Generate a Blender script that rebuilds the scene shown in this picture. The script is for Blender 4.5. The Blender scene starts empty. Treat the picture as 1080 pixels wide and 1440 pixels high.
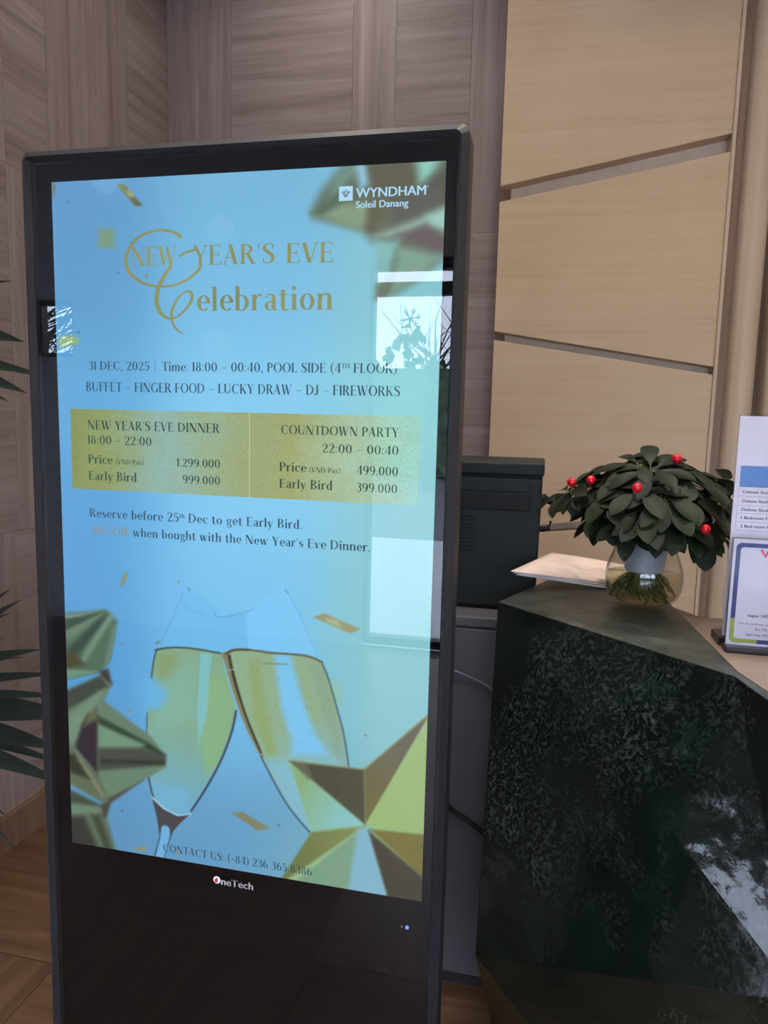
import bpy, bmesh, math, random
import numpy as np
from mathutils import Vector, Matrix
random.seed(7)
rng = np.random.default_rng(7)
scn = bpy.context.scene
COL = scn.collection
PI = math.pi

# ------------------------------------------------------------------ camera
CAM = np.array([0.6572, -0.8726, 1.3333])
ROT = np.array([[0.97554274, 0.0245962, -0.21842938],      # camera right / down / forward in (x, up, toward viewer)
                [0.05089578, -0.99199033, 0.11560629],
                [-0.21383636, -0.12389601, -0.9689808]])
F = 1001.0
def p2w(v): return np.array([v[0], -v[2], v[1]])
def ray(px, py): return p2w(ROT.T @ np.array([(px-540)/F, (py-720)/F, 1.0]))
def at(px, py, axis, val):
    d = ray(px, py); s = (val-CAM[axis])/d[axis]
    return CAM + s*d
cam = bpy.data.cameras.new('camera'); camo = bpy.data.objects.new('camera', cam); COL.objects.link(camo)
cx, cy, cz = p2w(ROT[0]), p2w(-ROT[1]), p2w(-ROT[2])
M = Matrix(((cx[0], cy[0], cz[0], CAM[0]), (cx[1], cy[1], cz[1], CAM[1]), (cx[2], cy[2], cz[2], CAM[2]), (0, 0, 0, 1)))
camo.matrix_world = M
cam.sensor_width = 36; cam.lens = 36*F/1440; cam.clip_start = .02; cam.clip_end = 200
scn.camera = camo

# ------------------------------------------------------------------ world, exposure
EXPO = 0.0
vs = scn.view_settings
scn.display_settings.display_device = 'sRGB'
vs.view_transform = 'Standard'; vs.look = 'None'; vs.exposure = EXPO; vs.gamma = 1; vs.use_curve_mapping = False
w = bpy.data.worlds.new('world'); scn.world = w; w.use_nodes = True
bg = w.node_tree.nodes['Background']; bg.inputs[0].default_value = (.80, .85, 1.10, 1); bg.inputs[1].default_value = 13.0

LAMP_W = 7.5          # each ceiling downlight, watts
LAMP_COL = (1.0, .90, .80)

# ------------------------------------------------------------------ helpers
def lin(c):
    out = []
    for v in c[:3]:
        v = v/255.0
        out.append(v/12.92 if v <= .04045 else ((v+.055)/1.055)**2.4)
    return tuple(out)

class MB:
    """collects faces, builds one mesh object"""
    def __init__(s): s.v = []; s.f = []; s.m = []
    def add(s, vs_, fs_, mi=0):
        o = len(s.v); s.v += [tuple(map(float, p)) for p in vs_]
        for f in fs_: s.f.append([i+o for i in f]); s.m.append(mi)
        return s
    def box(s, x0, x1, y0, y1, z0, z1, mi=0):
        vs_ = [(x0,y0,z0),(x1,y0,z0),(x1,y1,z0),(x0,y1,z0),(x0,y0,z1),(x1,y0,z1),(x1,y1,z1),(x0,y1,z1)]
        return s.add(vs_, [(0,3,2,1),(4,5,6,7),(0,1,5,4),(1,2,6,5),(2,3,7,6),(3,0,4,7)], mi)
    def prism(s, pts, h0, h1, axis=2, mi=0):
        """polygon extruded along axis (2: pts are xy; 1: pts are xz; 0: pts are yz)"""
        def mk(p, h): return (p[0],p[1],h) if axis == 2 else ((p[0],h,p[1]) if axis == 1 else (h,p[0],p[1]))
        n = len(pts); vs_ = [mk(p,h0) for p in pts]+[mk(p,h1) for p in pts]
        fs_ = [tuple(range(n))[::-1], tuple(range(n,2*n))]+[(i,(i+1)%n,n+(i+1)%n,n+i) for i in range(n)]
        return s.add(vs_, fs_, mi)
    def loft(s, rings, cap0=True, cap1=True, closed=True, mi=0):
        n = len(rings[0]); vs_ = [p for r in rings for p in r]; fs_ = []
        for k in range(len(rings)-1):
            for i in range(n if closed else n-1):
                j = (i+1) % n
                fs_.append((k*n+i, k*n+j, (k+1)*n+j, (k+1)*n+i))
        if cap0: fs_.append(tuple(range(n))[::-1])
        if cap1: fs_.append(tuple(range((len(rings)-1)*n, len(rings)*n)))
        return s.add(vs_, fs_, mi)
    def lathe(s, prof, c=(0,0,0), n=40, cap0=False, cap1=False, mi=0):
        rings = [[(c[0]+r*math.cos(2*PI*i/n), c[1]+r*math.sin(2*PI*i/n), c[2]+z) for i in range(n)] for r, z in prof]
        return s.loft(rings, cap0, cap1, True, mi)
    def tube(s, pts, r, n=8, mi=0):
        pts = [Vector(p) for p in pts]; rs = r if isinstance(r, (list, tuple)) else [r]*len(pts)
        rings = []; up = Vector((0, 0, 1))
        for k, p in enumerate(pts):
            t = (pts[min(k+1, len(pts)-1)]-pts[max(k-1, 0)]).normalized()
            a = t.cross(up if abs(t.z) < .95 else Vector((1, 0, 0))).normalized(); b = t.cross(a)
            rings.append([tuple(p+rs[k]*(math.cos(2*PI*i/n)*a+math.sin(2*PI*i/n)*b)) for i in range(n)])
        return s.loft(rings, mi=mi)
    def sphere(s, c, r, n=16, m=10, mi=0):
        prof = [(r*math.sin(PI*k/m)+1e-5, -r*math.cos(PI*k/m)) for k in range(m+1)]
        return s.lathe(prof, c, n, True, True, mi)
    def build(s, name, mats, parent=None, smooth=False, bevel=0, segs=2, loc=None, sub=0):
        me = bpy.data.meshes.new(name); me.from_pydata(s.v, [], s.f)
        mats = mats if isinstance(mats, (list, tuple)) else [mats]
        for m in mats: me.materials.append(m)
        for p, i in zip(me.polygons, s.m): p.material_index = i
        bm = bmesh.new(); bm.from_mesh(me); bmesh.ops.recalc_face_normals(bm, faces=bm.faces); bm.to_mesh(me); bm.free()
        if smooth: me.polygons.foreach_set('use_smooth', [True]*len(me.polygons))
        o = bpy.data.objects.new(name, me); COL.objects.link(o)
        if loc is not None: o.location = loc
        if parent is not None:
            o.parent = parent
            pw = parent.location if parent.parent is None else parent.location+parent.parent.location
            o.matrix_parent_inverse = Matrix.Identity(4)
            o.location = Vector(o.location)-Vector(pw)
        if bevel:
            b = o.modifiers.new('bevel', 'BEVEL'); b.width = bevel; b.segments = segs; b.limit_method = 'ANGLE'; b.angle_limit = .6
            b.harden_normals = False
        if sub:
            m = o.modifiers.new('sub', 'SUBSURF'); m.levels = sub; m.render_levels = sub
        return o
def thing(name, label, cat, loc=(0,0,0), group=None):
    o = bpy.data.objects.new(name, None); COL.objects.link(o); o.location = loc; o.empty_display_size = .05
    return tag(o, label, cat, group)
def tag(o, label, cat, group=None, kind=None):
    o['label'] = label; o['category'] = cat
    if group: o['group'] = group
    if kind: o['kind'] = kind
    return o
def struct(o): o['kind'] = 'structure'; return o

# ------------------------------------------------------------------ materials
def new_mat(name):
    m = bpy.data.materials.new(name); m.use_nodes = True
    nt = m.node_tree; nt.nodes.clear(); out = nt.nodes.new('ShaderNodeOutputMaterial')
    return m, nt, out
def N(nt, t, **kw):
    n = nt.nodes.new(t)
    for k, v in kw.items(): setattr(n, k, v)
    return n
def setin(n, **kw):
    for k, v in kw.items(): n.inputs[k.replace('_', ' ')].default_value = v
def coords(nt, scale=(1,1,1), rot=(0,0,0)):
    g = N(nt, 'ShaderNodeNewGeometry'); mp = N(nt, 'ShaderNodeMapping')
    mp.inputs['Scale'].default_value = scale; mp.inputs['Rotation'].default_value = rot
    nt.links.new(g.outputs['Position'], mp.inputs['Vector']); return mp.outputs[0]
def noise(nt, vec, scale=5, detail=4, rough=.55, dist=0.0):
    n = N(nt, 'ShaderNodeTexNoise'); setin(n, Scale=scale, Detail=detail, Roughness=rough, Distortion=dist)
    nt.links.new(vec, n.inputs['Vector']); return n.outputs['Fac']
def ramp(nt, fac, stops):
    r = N(nt, 'ShaderNodeValToRGB'); e = r.color_ramp.elements
    while len(e) < len(stops): e.new(.5)
    for el, (p, c) in zip(e, stops): el.position = p; el.color = (*c, 1)
    nt.links.new(fac, r.inputs[0]); return r.outputs[0]
def mixc(nt, fac, a, b, mode='MIX'):
    m = N(nt, 'ShaderNodeMix', data_type='RGBA', blend_type=mode)
    for i, v in ((0, fac), (6, a), (7, b)):
        if hasattr(v, 'links'): nt.links.new(v, m.inputs[i])
        else: m.inputs[i].default_value = v if i == 0 else (*v, 1)
    return m.outputs[2]
def bsdf(nt, out, col=None, rough=.5, metal=0, spec=.5, bump=None, bstr=.2, bdist=.002, **kw):
    b = N(nt, 'ShaderNodeBsdfPrincipled')
    if col is not None:
        if hasattr(col, 'links'): nt.links.new(col, b.inputs['Base Color'])
        else: b.inputs['Base Color'].default_value = (*col, 1)
    if hasattr(rough, 'links'): nt.links.new(rough, b.inputs['Roughness'])
    else: b.inputs['Roughness'].default_value = rough
    b.inputs['Metallic'].default_value = metal; b.inputs['Specular IOR Level'].default_value = spec
    for k, v in kw.items(): b.inputs[k.replace('_', ' ')].default_value = v
    if bump is not None:
        bp = N(nt, 'ShaderNodeBump'); bp.inputs['Strength'].default_value = bstr; bp.inputs['Distance'].default_value = bdist
        nt.links.new(bump, bp.inputs['Height']); nt.links.new(bp.outputs[0], b.inputs['Normal'])
    nt.links.new(b.outputs[0], out.inputs[0]); return b
def simple(name, rgb, rough=.5, metal=0, spec=.5, var=.06, nscale=30, **kw):
    """plain painted / moulded surface with a little procedural unevenness"""
    m, nt, out = new_mat(name); v = coords(nt)
    c = lin(rgb); n = noise(nt, v, nscale, 3)
    col = ramp(nt, n, [(.25, tuple(x*(1-var) for x in c)), (.75, tuple(x*(1+var) for x in c))])
    bsdf(nt, out, col, rough, metal, spec, bump=n, bstr=.03, **kw); return m
def emit(name, rgb, strength=1.0, rgb2=None):
    m, nt, out = new_mat(name); e = N(nt, 'ShaderNodeEmission'); e.inputs['Strength'].default_value = strength
    if rgb2 is None: e.inputs[0].default_value = (*lin(rgb), 1)
    else:
        n = noise(nt, coords(nt), 14, 2); nt.links.new(ramp(nt, n, [(.3, lin(rgb)), (.7, lin(rgb2))]), e.inputs[0])
    nt.links.new(e.outputs[0], out.inputs[0]); m.cycles.emission_sampling = 'NONE'; return m

def stone_mat(name, scale, warm=1.0):
    """travertine-like stone with veins; scale stretches the veins"""
    m, nt, out = new_mat(name); v = coords(nt, scale)
    v2 = coords(nt, tuple(s*.35 for s in scale)); v3 = coords(nt, (1.3, 1.3, 1.3))
    a = noise(nt, v, 1.0, 6, .62, .35); b = noise(nt, v2, 1.0, 4, .6, .5); c = noise(nt, v3, 1.0, 2)
    base = ramp(nt, a, [(.28, lin((124,112,110))), (.45, lin((142,131,129))), (.58, lin((150,139,137))), (.76, lin((172,162,160)))])
    tint = ramp(nt, b, [(.32, lin((222,212,208))), (.6, lin((255,251,250)))])
    col = mixc(nt, .8, base, tint, 'MULTIPLY')
    tone = ramp(nt, c, [(.35, (.86,.85,.85)), (.65, (1,.985,.985))])
    col = mixc(nt, .8, col, tone, 'MULTIPLY')
    g = noise(nt, coords(nt), 60, 2)
    pit = ramp(nt, g, [(.27, (.55,.5,.47)), (.31, (1,1,1))]); col = mixc(nt, .6, col, pit, 'MULTIPLY')
    bsdf(nt, out, col, .48, 0, .35, bump=a, bstr=.12, bdist=.002); return m
S_H = stone_mat('stone horizontal veins', (1.6, 1.6, 34))
S_V = stone_mat('stone upright veins', (36, 36, 1.3))

def floor_mat(name, scale):
    m, nt, out = new_mat(name); v = coords(nt, scale)
    a = noise(nt, v, 1.0, 6, .6, .4); b = noise(nt, coords(nt, tuple(s*.3 for s in scale)), 1, 3)
    col = ramp(nt, a, [(.3, lin((84,63,46))), (.5, lin((102,78,59))), (.72, lin((122,97,76)))])
    t = ramp(nt, b, [(.3, (.72,.66,.62)), (.7, (1,1,1))]); col = mixc(nt, .8, col, t, 'MULTIPLY')
    bsdf(nt, out, col, .3, 0, .25, bump=a, bstr=.05); return m
FL_X = floor_mat('floor stone veins across', (2, 26, 10))
FL_Y = floor_mat('floor stone veins along', (26, 2, 10))
GROUT = simple('dark joint', (62,48,40), .8)

def wood_mat(name, c0, c1, c2, sc=(1.4, 3, 55), rough=.42):
    m, nt, out = new_mat(name); v = coords(nt, sc)
    a = noise(nt, v, 1.0, 5, .6, .3); b = noise(nt, coords(nt, (2.2, 2.2, 2.8)), 1.0, 3, .5, .6)
    col = ramp(nt, a, [(.28, lin(c0)), (.5, lin(c1)), (.75, lin(c2))])
    t = ramp(nt, b, [(.3, (.90,.87,.85)), (.7, (1,1,1))]); col = mixc(nt, .8, col, t, 'MULTIPLY')
    bsdf(nt, out, col, rough, 0, .35, bump=a, bstr=.05); return m
WOOD = wood_mat('pale oak veneer', (187,163,135), (192,169,141), (196,174,147))
WOODV = wood_mat('pale oak trim', (182,164,143), (190,172,151), (198,181,161), (45, 45, 1.2))
WOODD = wood_mat('brown edge wood', (118,98,80), (132,110,90), (140,118,98), (40, 40, 2))
STRIP = simple('light-lifted recess strip', (222,208,190), .5)  # colour lightened so the gaps look lit from above

def black(name, rgb, rough, spec=.5): return simple(name, rgb, rough, 0, spec, .12, 60)
BLK = black('black satin metal', (36,37,41), .48)
BLKG = black('black panel back', (9,11,13), .8, 0)
PRN = black('charcoal printer plastic', (29,36,36), .55, .25)
PRN2 = black('charcoal printer recess', (17,21,21), .55, .25)
CAB = simple('grey cabinet paint', (84,84,90), .45)
CABD = simple('dark cabinet seam', (40,40,44), .5)

def marble_mat(name, rough, lift=1.0):
    m, nt, out = new_mat(name)
    v = coords(nt); n1 = noise(nt, v, 9, 4, .6, .6)
    warp = N(nt, 'ShaderNodeVectorMath', operation='MULTIPLY_ADD'); warp.inputs[1].default_value = (.06,.06,.06)
    nn = N(nt, 'ShaderNodeTexNoise'); setin(nn, Scale=14, Detail=3); nt.links.new(v, nn.inputs['Vector'])
    nt.links.new(nn.outputs['Color'], warp.inputs[0]); nt.links.new(v, warp.inputs[2])
    def ridge(scale, dist, w0):
        f = noise(nt, warp.outputs[0], scale, 5, .62, dist)
        k1 = N(nt, 'ShaderNodeMath', operation='SUBTRACT'); k1.inputs[1].default_value = .5; nt.links.new(f, k1.inputs[0])
        k2 = N(nt, 'ShaderNodeMath', operation='ABSOLUTE'); nt.links.new(k1.outputs[0], k2.inputs[0])
        return ramp(nt, k2.outputs[0], [(0, (1,1,1)), (w0, (0,0,0))])
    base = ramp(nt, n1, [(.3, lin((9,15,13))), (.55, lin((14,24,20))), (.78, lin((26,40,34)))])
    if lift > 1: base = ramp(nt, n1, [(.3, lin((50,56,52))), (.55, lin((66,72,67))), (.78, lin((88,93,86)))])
    msk = ramp(nt, noise(nt, v, 3.6, 3, .6), [(.46, (.0,.0,.0)), (.66, (1,1,1))])
    web = mixc(nt, 1, ridge(30, .4, .035), (.55,.55,.55), 'MULTIPLY')
    col = mixc(nt, web, base, lin((10,15,14)))
    spk = ramp(nt, noise(nt, warp.outputs[0], 130, 5, .75), [(.50, (0,0,0)), (.70, lin((118,126,120)))])
    sp = mixc(nt, 1, spk, msk, 'MULTIPLY')
    col = mixc(nt, .42, col, sp, 'ADD')
    wav = noise(nt, v, 7, 2, .5, .8)
    add = N(nt, 'ShaderNodeMath', operation='ADD'); nt.links.new(wav, add.inputs[0])
    sm = N(nt, 'ShaderNodeMath', operation='MULTIPLY'); sm.inputs[1].default_value = .04
    nt.links.new(noise(nt, v, 90, 2), sm.inputs[0]); nt.links.new(sm.outputs[0], add.inputs[1])
    bsdf(nt, out, col, rough, 0, .28, bump=add.outputs[0], bstr=.35, bdist=.012); return m
MARB = marble_mat('dark green polished marble', .09)
MARBT = marble_mat('dark green honed marble', .34, 2.0)  # honed desk top; base also lightened to stand for reflected ceiling and wall
BEIGE = simple('beige stone counter', (136,119,105), .4, nscale=60)

def clear_mat(name, tint=(1,1,1), ior=1.5, extra=0.0, rough=0.0, rim=None):
    """thin clear pane: sees through, mirrors by its angle"""
    m, nt, out = new_mat(name)
    f0 = ((ior-1)/(ior+1))**2+extra
    lw = N(nt, 'ShaderNodeLayerWeight'); lw.inputs[0].default_value = .5
    p5 = N(nt, 'ShaderNodeMath', operation='POWER'); p5.inputs[1].default_value = 5; nt.links.new(lw.outputs['Facing'], p5.inputs[0])
    ma = N(nt, 'ShaderNodeMath', operation='MULTIPLY_ADD'); ma.inputs[1].default_value = 1-f0; ma.inputs[2].default_value = f0; nt.links.new(p5.outputs[0], ma.inputs[0])
    t = N(nt, 'ShaderNodeBsdfTransparent'); t.inputs[0].default_value = (*tint, 1)
    if rim: nt.links.new(ramp(nt, lw.outputs['Facing'], [(0, tint), (.72, tint), (.95, rim)]), t.inputs[0])
    g = N(nt, 'ShaderNodeBsdfGlossy'); g.inputs['Roughness'].default_value = rough
    mx = N(nt, 'ShaderNodeMixShader'); f = ma.outputs[0]
    nt.links.new(f, mx.inputs[0]); nt.links.new(t.outputs[0], mx.inputs[1]); nt.links.new(g.outputs[0], mx.inputs[2])
    nt.links.new(mx.outputs[0], out.inputs[0]); return m
KGLASS = clear_mat('kiosk cover glass', ior=1.52, extra=.026)
WINGL = clear_mat('window glass', (.97,.99,.99))
BOWLG = clear_mat('bowl glass', (.96,.97,.96), 1.5, rim=(.42,.42,.36))
ACRYL = clear_mat('clear acrylic', (.97,.98,.99), 1.18)
WATER = clear_mat('still water', (.86,.84,.70), 1.2)

# ------------------------------------------------------------------ setting
LX, BY, H_CEIL, FY, RX, WX, LY = -0.895, 1.914, 3.45, -3.2, 3.0, -4.6, -.62
def tile(mb, wall, a0, a1, z0, z1, vein):
    g = .0006
    mi = 1 if vein == 'V' else 0
    if wall == 'L': mb.box(LX-.02, LX, a0+g, a1-g, z0+g, z1-g, mi)
    else: mb.box(a0+g, a1-g, BY, BY+.02, z0+g, z1-g, mi)
mb = MB()
row3 = [(LY,-.1,'V'),(-.1,.5,'H'),(.5,.992,'V'),(.992,1.18,'H'),(1.18,1.628,'V'),(1.628,1.914,'H')]
row2 = [(LY,.3,'H'),(.3,.60,'V'),(.60,.99,'H'),(.99,1.30,'V'),(1.30,1.70,'H'),(1.70,1.914,'V')]
row1 = [(LY,-.2,'V'),(-.2,.5,'H'),(.5,.966,'V'),(.966,1.35,'H'),(1.35,1.914,'V')]
for r, z0, z1 in ((row1,0,.98),(row2,.98,2.05),(row3,2.05,H_CEIL)):
    for a0, a1, v in r: tile(mb, 'L', a0, a1, z0, z1, v)
mb.box(LX-.06, LX-.019, LY, BY+.06, -.0104, H_CEIL, 2); mb.box(WX, LX-.0005, LY, LY+.06, 0, H_CEIL, 0)
struct(mb.build('wall_left', [S_H, S_V, GROUT]))
mb = MB()
b3 = [(LX,-.619,'V'),(-.619,-.122,'H'),(-.122,.045,'V'),(.045,.327,'H'),(.327,.62,'V'),(.62,1.4,'H'),(1.4,3.0,'V')]
b2 = [(LX,-.5,'H'),(-.5,-.1,'V'),(-.1,.2,'H'),(.2,.335,'V'),(.335,.9,'H'),(.9,3.0,'V')]
b1 = [(LX,-.619,'V'),(-.619,-.122,'H'),(-.122,.2,'V'),(.2,.8,'H'),(.8,3.0,'V')]
for r, z0, z1 in ((b1,0,.98),(b2,.98,2.05),(b3,2.05,H_CEIL)):
    for a0, a1, v in r: tile(mb, 'B', a0, a1, z0, z1, v)
mb.box(LX-.06, RX+.06, BY+.019, BY+.06, -.0104, H_CEIL, 2)
struct(mb.build('wall_back', [S_H, S_V, GROUT]))

# floor tiles: a joint at x=-.439 and at y=.512
mb = MB(); TX, TY, g = .60, .60, .0012
xs = [-.439+TX*k for k in range(-8, 7)]; ys = [.512+TY*k for k in range(-7, 4)]
for i in range(len(xs)-1):
    for j in range(len(ys)-1):
        x0, x1 = max(xs[i], WX), min(xs[i+1], RX); y0, y1 = max(ys[j], FY), min(ys[j+1], BY+.02)
        if y0 > LY-.25:
            if x1 < LX+.02: continue
            x0 = max(x0, LX)
        if x1-x0 > .01 and y1-y0 > .01: mb.box(x0+g, x1-g, y0+g, y1-g, -.01, 0, (i+j) % 2)
mb.box(WX-.06, RX+.06, FY, BY+.06, -.06, -.0105, 2)
struct(mb.build('floor', [FL_X, FL_Y, GROUT]))
mb = MB(); mb.box(WX-.06, RX+.06, FY-.06, BY+.06, H_CEIL, H_CEIL+.08)
PLAST = simple('ceiling plaster', (206,198,188), .8)
struct(mb.build('ceiling', PLAST))
mb = MB(); mb.box(RX, RX+.06, FY, BY, 0, H_CEIL); struct(mb.build('wall_right', WOODV))
SKB = wood_mat('brown skirting stone', (104,84,68), (122,100,82), (140,116,96), (30, 30, 3))
mb = MB(); mb.box(LX, LX+.012, LY, BY, 0, .108); mb.box(LX, LX+.007, LY, BY, .108, .119, 1)
struct(mb.build('baseboard_left', [SKB, WOODD]))

# wood cladding on the back wall: thick veneer boards with slanted gaps, then fluted mouldings
def XZ(px, py): p = at(px, py, 1, 1.80); return (p[0], p[2])
PL, PR = .461, 1.213
def zat(px, py): return XZ(px, py)[1]
g1 = (zat(703,262), zat(1035,187)); g1b = (zat(703,284), zat(1030,213))
g2 = (zat(694,466), zat(1004,516)); g2b = (zat(692,478), zat(1003,527))
z3a, z3b = XZ(762,738), XZ(850,731); sl = (z3b[1]-z3a[1])/(z3b[0]-z3a[0])
g3 = (z3a[1]+sl*(PL-z3a[0]), z3a[1]+sl*(PR-z3a[0])); g3b = (g3[0]-.03, g3[1]-.03)
boards = [(H_CEIL, H_CEIL, g1[0], g1[1]), (g1b[0], g1b[1], g2[0], g2[1]), (g2b[0], g2b[1], g3[0], g3[1]), (g3b[0], g3b[1], 0, 0)]
for k, (tl, tr, bl, br) in enumerate(boards):
    mb = MB(); mb.prism([(PL,bl),(PR,br),(PR,tr),(PL,tl)], 1.80, 1.862, 1)
    struct(mb.build('trim_%d' % (k+1), WOOD, bevel=.0015))
mb = MB(); mb.box(PL+.035, PR, 1.862, BY, 0, H_CEIL, 0); mb.box(PL, PL+.035, 1.862, BY, 0, H_CEIL, 1)
struct(mb.build('trim_5', [STRIP, WOODD]))
mb = MB(); mb.box(PR, PR+.012, 1.792, BY, 0, H_CEIL); struct(mb.build('trim_6', WOODV, bevel=.002))
mb = MB(); mb.box(PR+.012, PR+.05, 1.835, BY, 0, H_CEIL); struct(mb.build('trim_7', WOODD, bevel=.002))
for k in range(12):
    cxx = PR+.093+k*.122
    mb = MB(); n = 14
    pts = [(cxx+.047*math.cos(PI+PI*i/n), 1.84+.05*math.sin(PI+PI*i/n)) for i in range(n+1)]+[(cxx+.047, BY), (cxx-.047, BY)]
    mb.prism(pts, 0, H_CEIL, 2); o = mb.build('trim_%d' % (8+k), WOODV); struct(o)
    for p in o.data.polygons: p.use_smooth = abs(p.normal.z) < .5
    m = o.modifiers.new('edge', 'EDGE_SPLIT'); m.split_angle = .7
mb = MB(); mb.box(PR+.05, RX, 1.89, BY, 0, H_CEIL); struct(mb.build('trim_20', WOODD))

# ------------------------------------------------------------------ front of the lobby: glazed entrance behind the camera
FRM = simple('dark bronze frame', (52,46,42), .4)
DWALL = simple('pale grey front wall', (205,210,216), .6)
mb = MB()
OX0, OX1, DT = -.36, 2.75, 2.06
W0, W1, WZ0, WZ1 = -2.56, -2.28, 1.70, 2.06
mb.box(WX, RX, FY-.12, FY, 2.26, H_CEIL); mb.box(OX1, RX, FY-.12, FY, 0, 2.26)
mb.box(WX, W0, FY-.12, FY, 0, 2.26); mb.box(W1, OX0, FY-.12, FY, 0, 2.26); mb.box(W0, W1, FY-.12, FY, 0, WZ0); mb.box(W0, W1, FY-.12, FY, WZ1, 2.26)
struct(mb.build('wall_front', DWALL))
mull = [OX0, .62, 1.68, OX1]
mb = MB()
for x in mull: mb.box(x-.03, x+.03, FY-.09, FY-.02, 0, 2.26)
mb.box(OX0, OX1, FY-.09, FY-.02, DT, DT+.07); mb.box(OX0, OX1, FY-.09, FY-.02, 2.20, 2.26); mb.box(OX0, OX1, FY-.09, FY-.02, 0, .05)
wf = struct(mb.build('window_1', FRM))
for i in range(3):
    m2 = MB(); m2.box(mull[i]+.03, mull[i+1]-.03, FY-.058, FY-.05, .05, DT); m2.build('pane', WINGL, wf)
    m2 = MB(); m2.box(mull[i]+.03, mull[i+1]-.03, FY-.058, FY-.05, DT+.07, 2.20); m2.build('pane', WINGL, wf)
mb = MB(); mb.box(W0, W1, FY-.09, FY-.03, WZ0, WZ0+.03); mb.box(W0, W1, FY-.09, FY-.03, WZ1-.03, WZ1); mb.box(W0, W0+.03, FY-.09, FY-.03, WZ0, WZ1); mb.box(W1-.03, W1, FY-.09, FY-.03, WZ0, WZ1)
w2 = struct(mb.build('window_2', FRM)); m2 = MB(); m2.box(W0+.03, W1-.03, FY-.062, FY-.055, WZ0+.03, WZ1-.03); m2.build('pane', WINGL, w2)
# left end of the lobby: a second glazed side
mb = MB(); mb.box(WX-.12, WX, FY, LY+.06, 2.2, H_CEIL); mb.box(WX-.12, WX, -.72, LY+.06, 0, 2.2); struct(mb.build('wall_side', DWALL))
mb = MB()
for y in (-.75, -1.9, -3.17): mb.box(WX-.09, WX-.02, y-.03, y+.03, 0, 2.2)
mb.box(WX-.09, WX-.02, FY, -.72, 2.14, 2.2); mb.box(WX-.09, WX-.02, FY, -.72, 0, .05)
w3 = struct(mb.build('window_3', FRM))
for y0, y1 in ((-3.14,-1.93),(-1.87,-.78)): m2 = MB(); m2.box(WX-.06, WX-.053, y0, y1, .05, 2.14); m2.build('pane', WINGL, w3)
# snowflake sticker on the glass
mb = MB(); sx, sz = -.12, 1.93
for k in range(6):
    a = PI*k/3+.2
    def P(r, off=0): return (sx+r*math.cos(a)-off*math.sin(a), sz+r*math.sin(a)+off*math.cos(a))
    mb.prism([P(.0,-.004),P(.062,-.004),P(.062,.004),P(0,.004)], FY-.048, FY-.046, 1)
    for s in (1,-1): mb.prism([P(.03,0),P(.048,s*.02),P(.052,s*.016),P(.036,0)], FY-.048, FY-.046, 1)
tag(mb.build('snowflake_sticker', simple('grey foil', (120,124,135), .5)), 'grey snowflake sticker on the entrance glass behind the camera', 'sticker')
# outside
PAVE = simple('pale paving', (205,205,205), .35); ROAD = simple('asphalt road', (95,97,100), .8)
GRN = simple('hedge green', (92,116,84), .7, var=.5, nscale=9)
mb = MB(); mb.box(-11, 12, -7.2, FY-.12, -.06, -.001); mb.box(-11, WX-.12, FY-.12, 3, -.06, -.001); struct(mb.build('pavement', PAVE))
mb = MB(); mb.box(-40, 40, -40, -7.2, -.08, -.03); struct(mb.build('road', ROAD))
def hedge_mesh(x0, x1, y0, y1, h, name):
    mb = MB(); n = 1600
    for _ in range(n):
        c = Vector((rng.uniform(x0,x1), rng.uniform(y0,y1), 0)); c.z = rng.uniform(.05, h*(.85+.3*math.sin(c.x*1.7)**2))
        d1 = Vector(rng.normal(size=3)).normalized()*.22; d2 = Vector(rng.normal(size=3)).normalized()*.16
        mb.add([c-d1, c-d2, c+d1, c+d2], [(0,1,2,3)])
    mb.box(x0+.2, x1-.2, y0+.2, y1-.2, 0, h*.8)
    return mb.build(name, GRN)
tag(hedge_mesh(-9, 10, -18.2, -17, 3.4, 'roadside_hedge'), 'green hedge beyond the road outside the entrance', 'hedge')
tr = thing('street_tree', 'bare branched street tree outside the entrance glass', 'tree', (-1.6,-13.5,0))
mb = MB(); mb.tube([(-1.6,-13.5,-.05),(-1.62,-13.5,1.2),(-1.5,-13.5,2.4)], [.12,.09,.06], 8)
for k in range(26):
    b0 = Vector((-1.55,-13.5,1.5+1.2*rng.random())); dv = Vector((rng.normal()*.9, rng.normal()*.5, .6+rng.random()))
    mid = b0+dv*.6; mb.tube([b0, mid, mid+Vector((rng.normal()*.5, rng.normal()*.3, .7))], [.022,.012,.004], 5)
mb.build('trunk', simple('grey bark', (80,72,66), .8), tr)

PALMG = simple('palm frond green', (40,60,38), .6)
gp = thing('garden_palm', 'palm outside the small high window left of the entrance', 'palm', (-2.65,-4.1,0))
mb = MB(); mb.tube([(-2.65,-4.1,-.01),(-2.63,-4.1,1.0),(-2.60,-4.1,2.0)], [.07,.05,.04], 8); mb.build('trunk', simple('palm bark', (84,72,60), .8), gp)
mb = MB()
for k in range(26):
    a_ = 2*PI*k/26; dx, dy = math.cos(a_), math.sin(a_)*.5
    sp_ = [(-2.60+dx*.7*u, -4.1+dy*.7*u, 2.0+.35*u-.75*u*u+.1*(k%3)) for u in (0,.25,.5,.75,1)]
    mb.tube(sp_, [.012,.01,.008,.006,.003], 5)
    for u in np.linspace(.15,1,12):
        q_ = Vector((-2.60+dx*.7*u, -4.1+dy*.7*u, 2.0+.35*u-.75*u*u+.1*(k%3)))
        for s_ in (1,-1): e_ = q_+Vector((-dy*s_*.25+dx*.08, dx*s_*.25, -.12)); mb.add([q_, q_+Vector((0,0,.02)), e_], [(0,1,2)])
mb.build('fronds', PALMG, gp)
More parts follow.
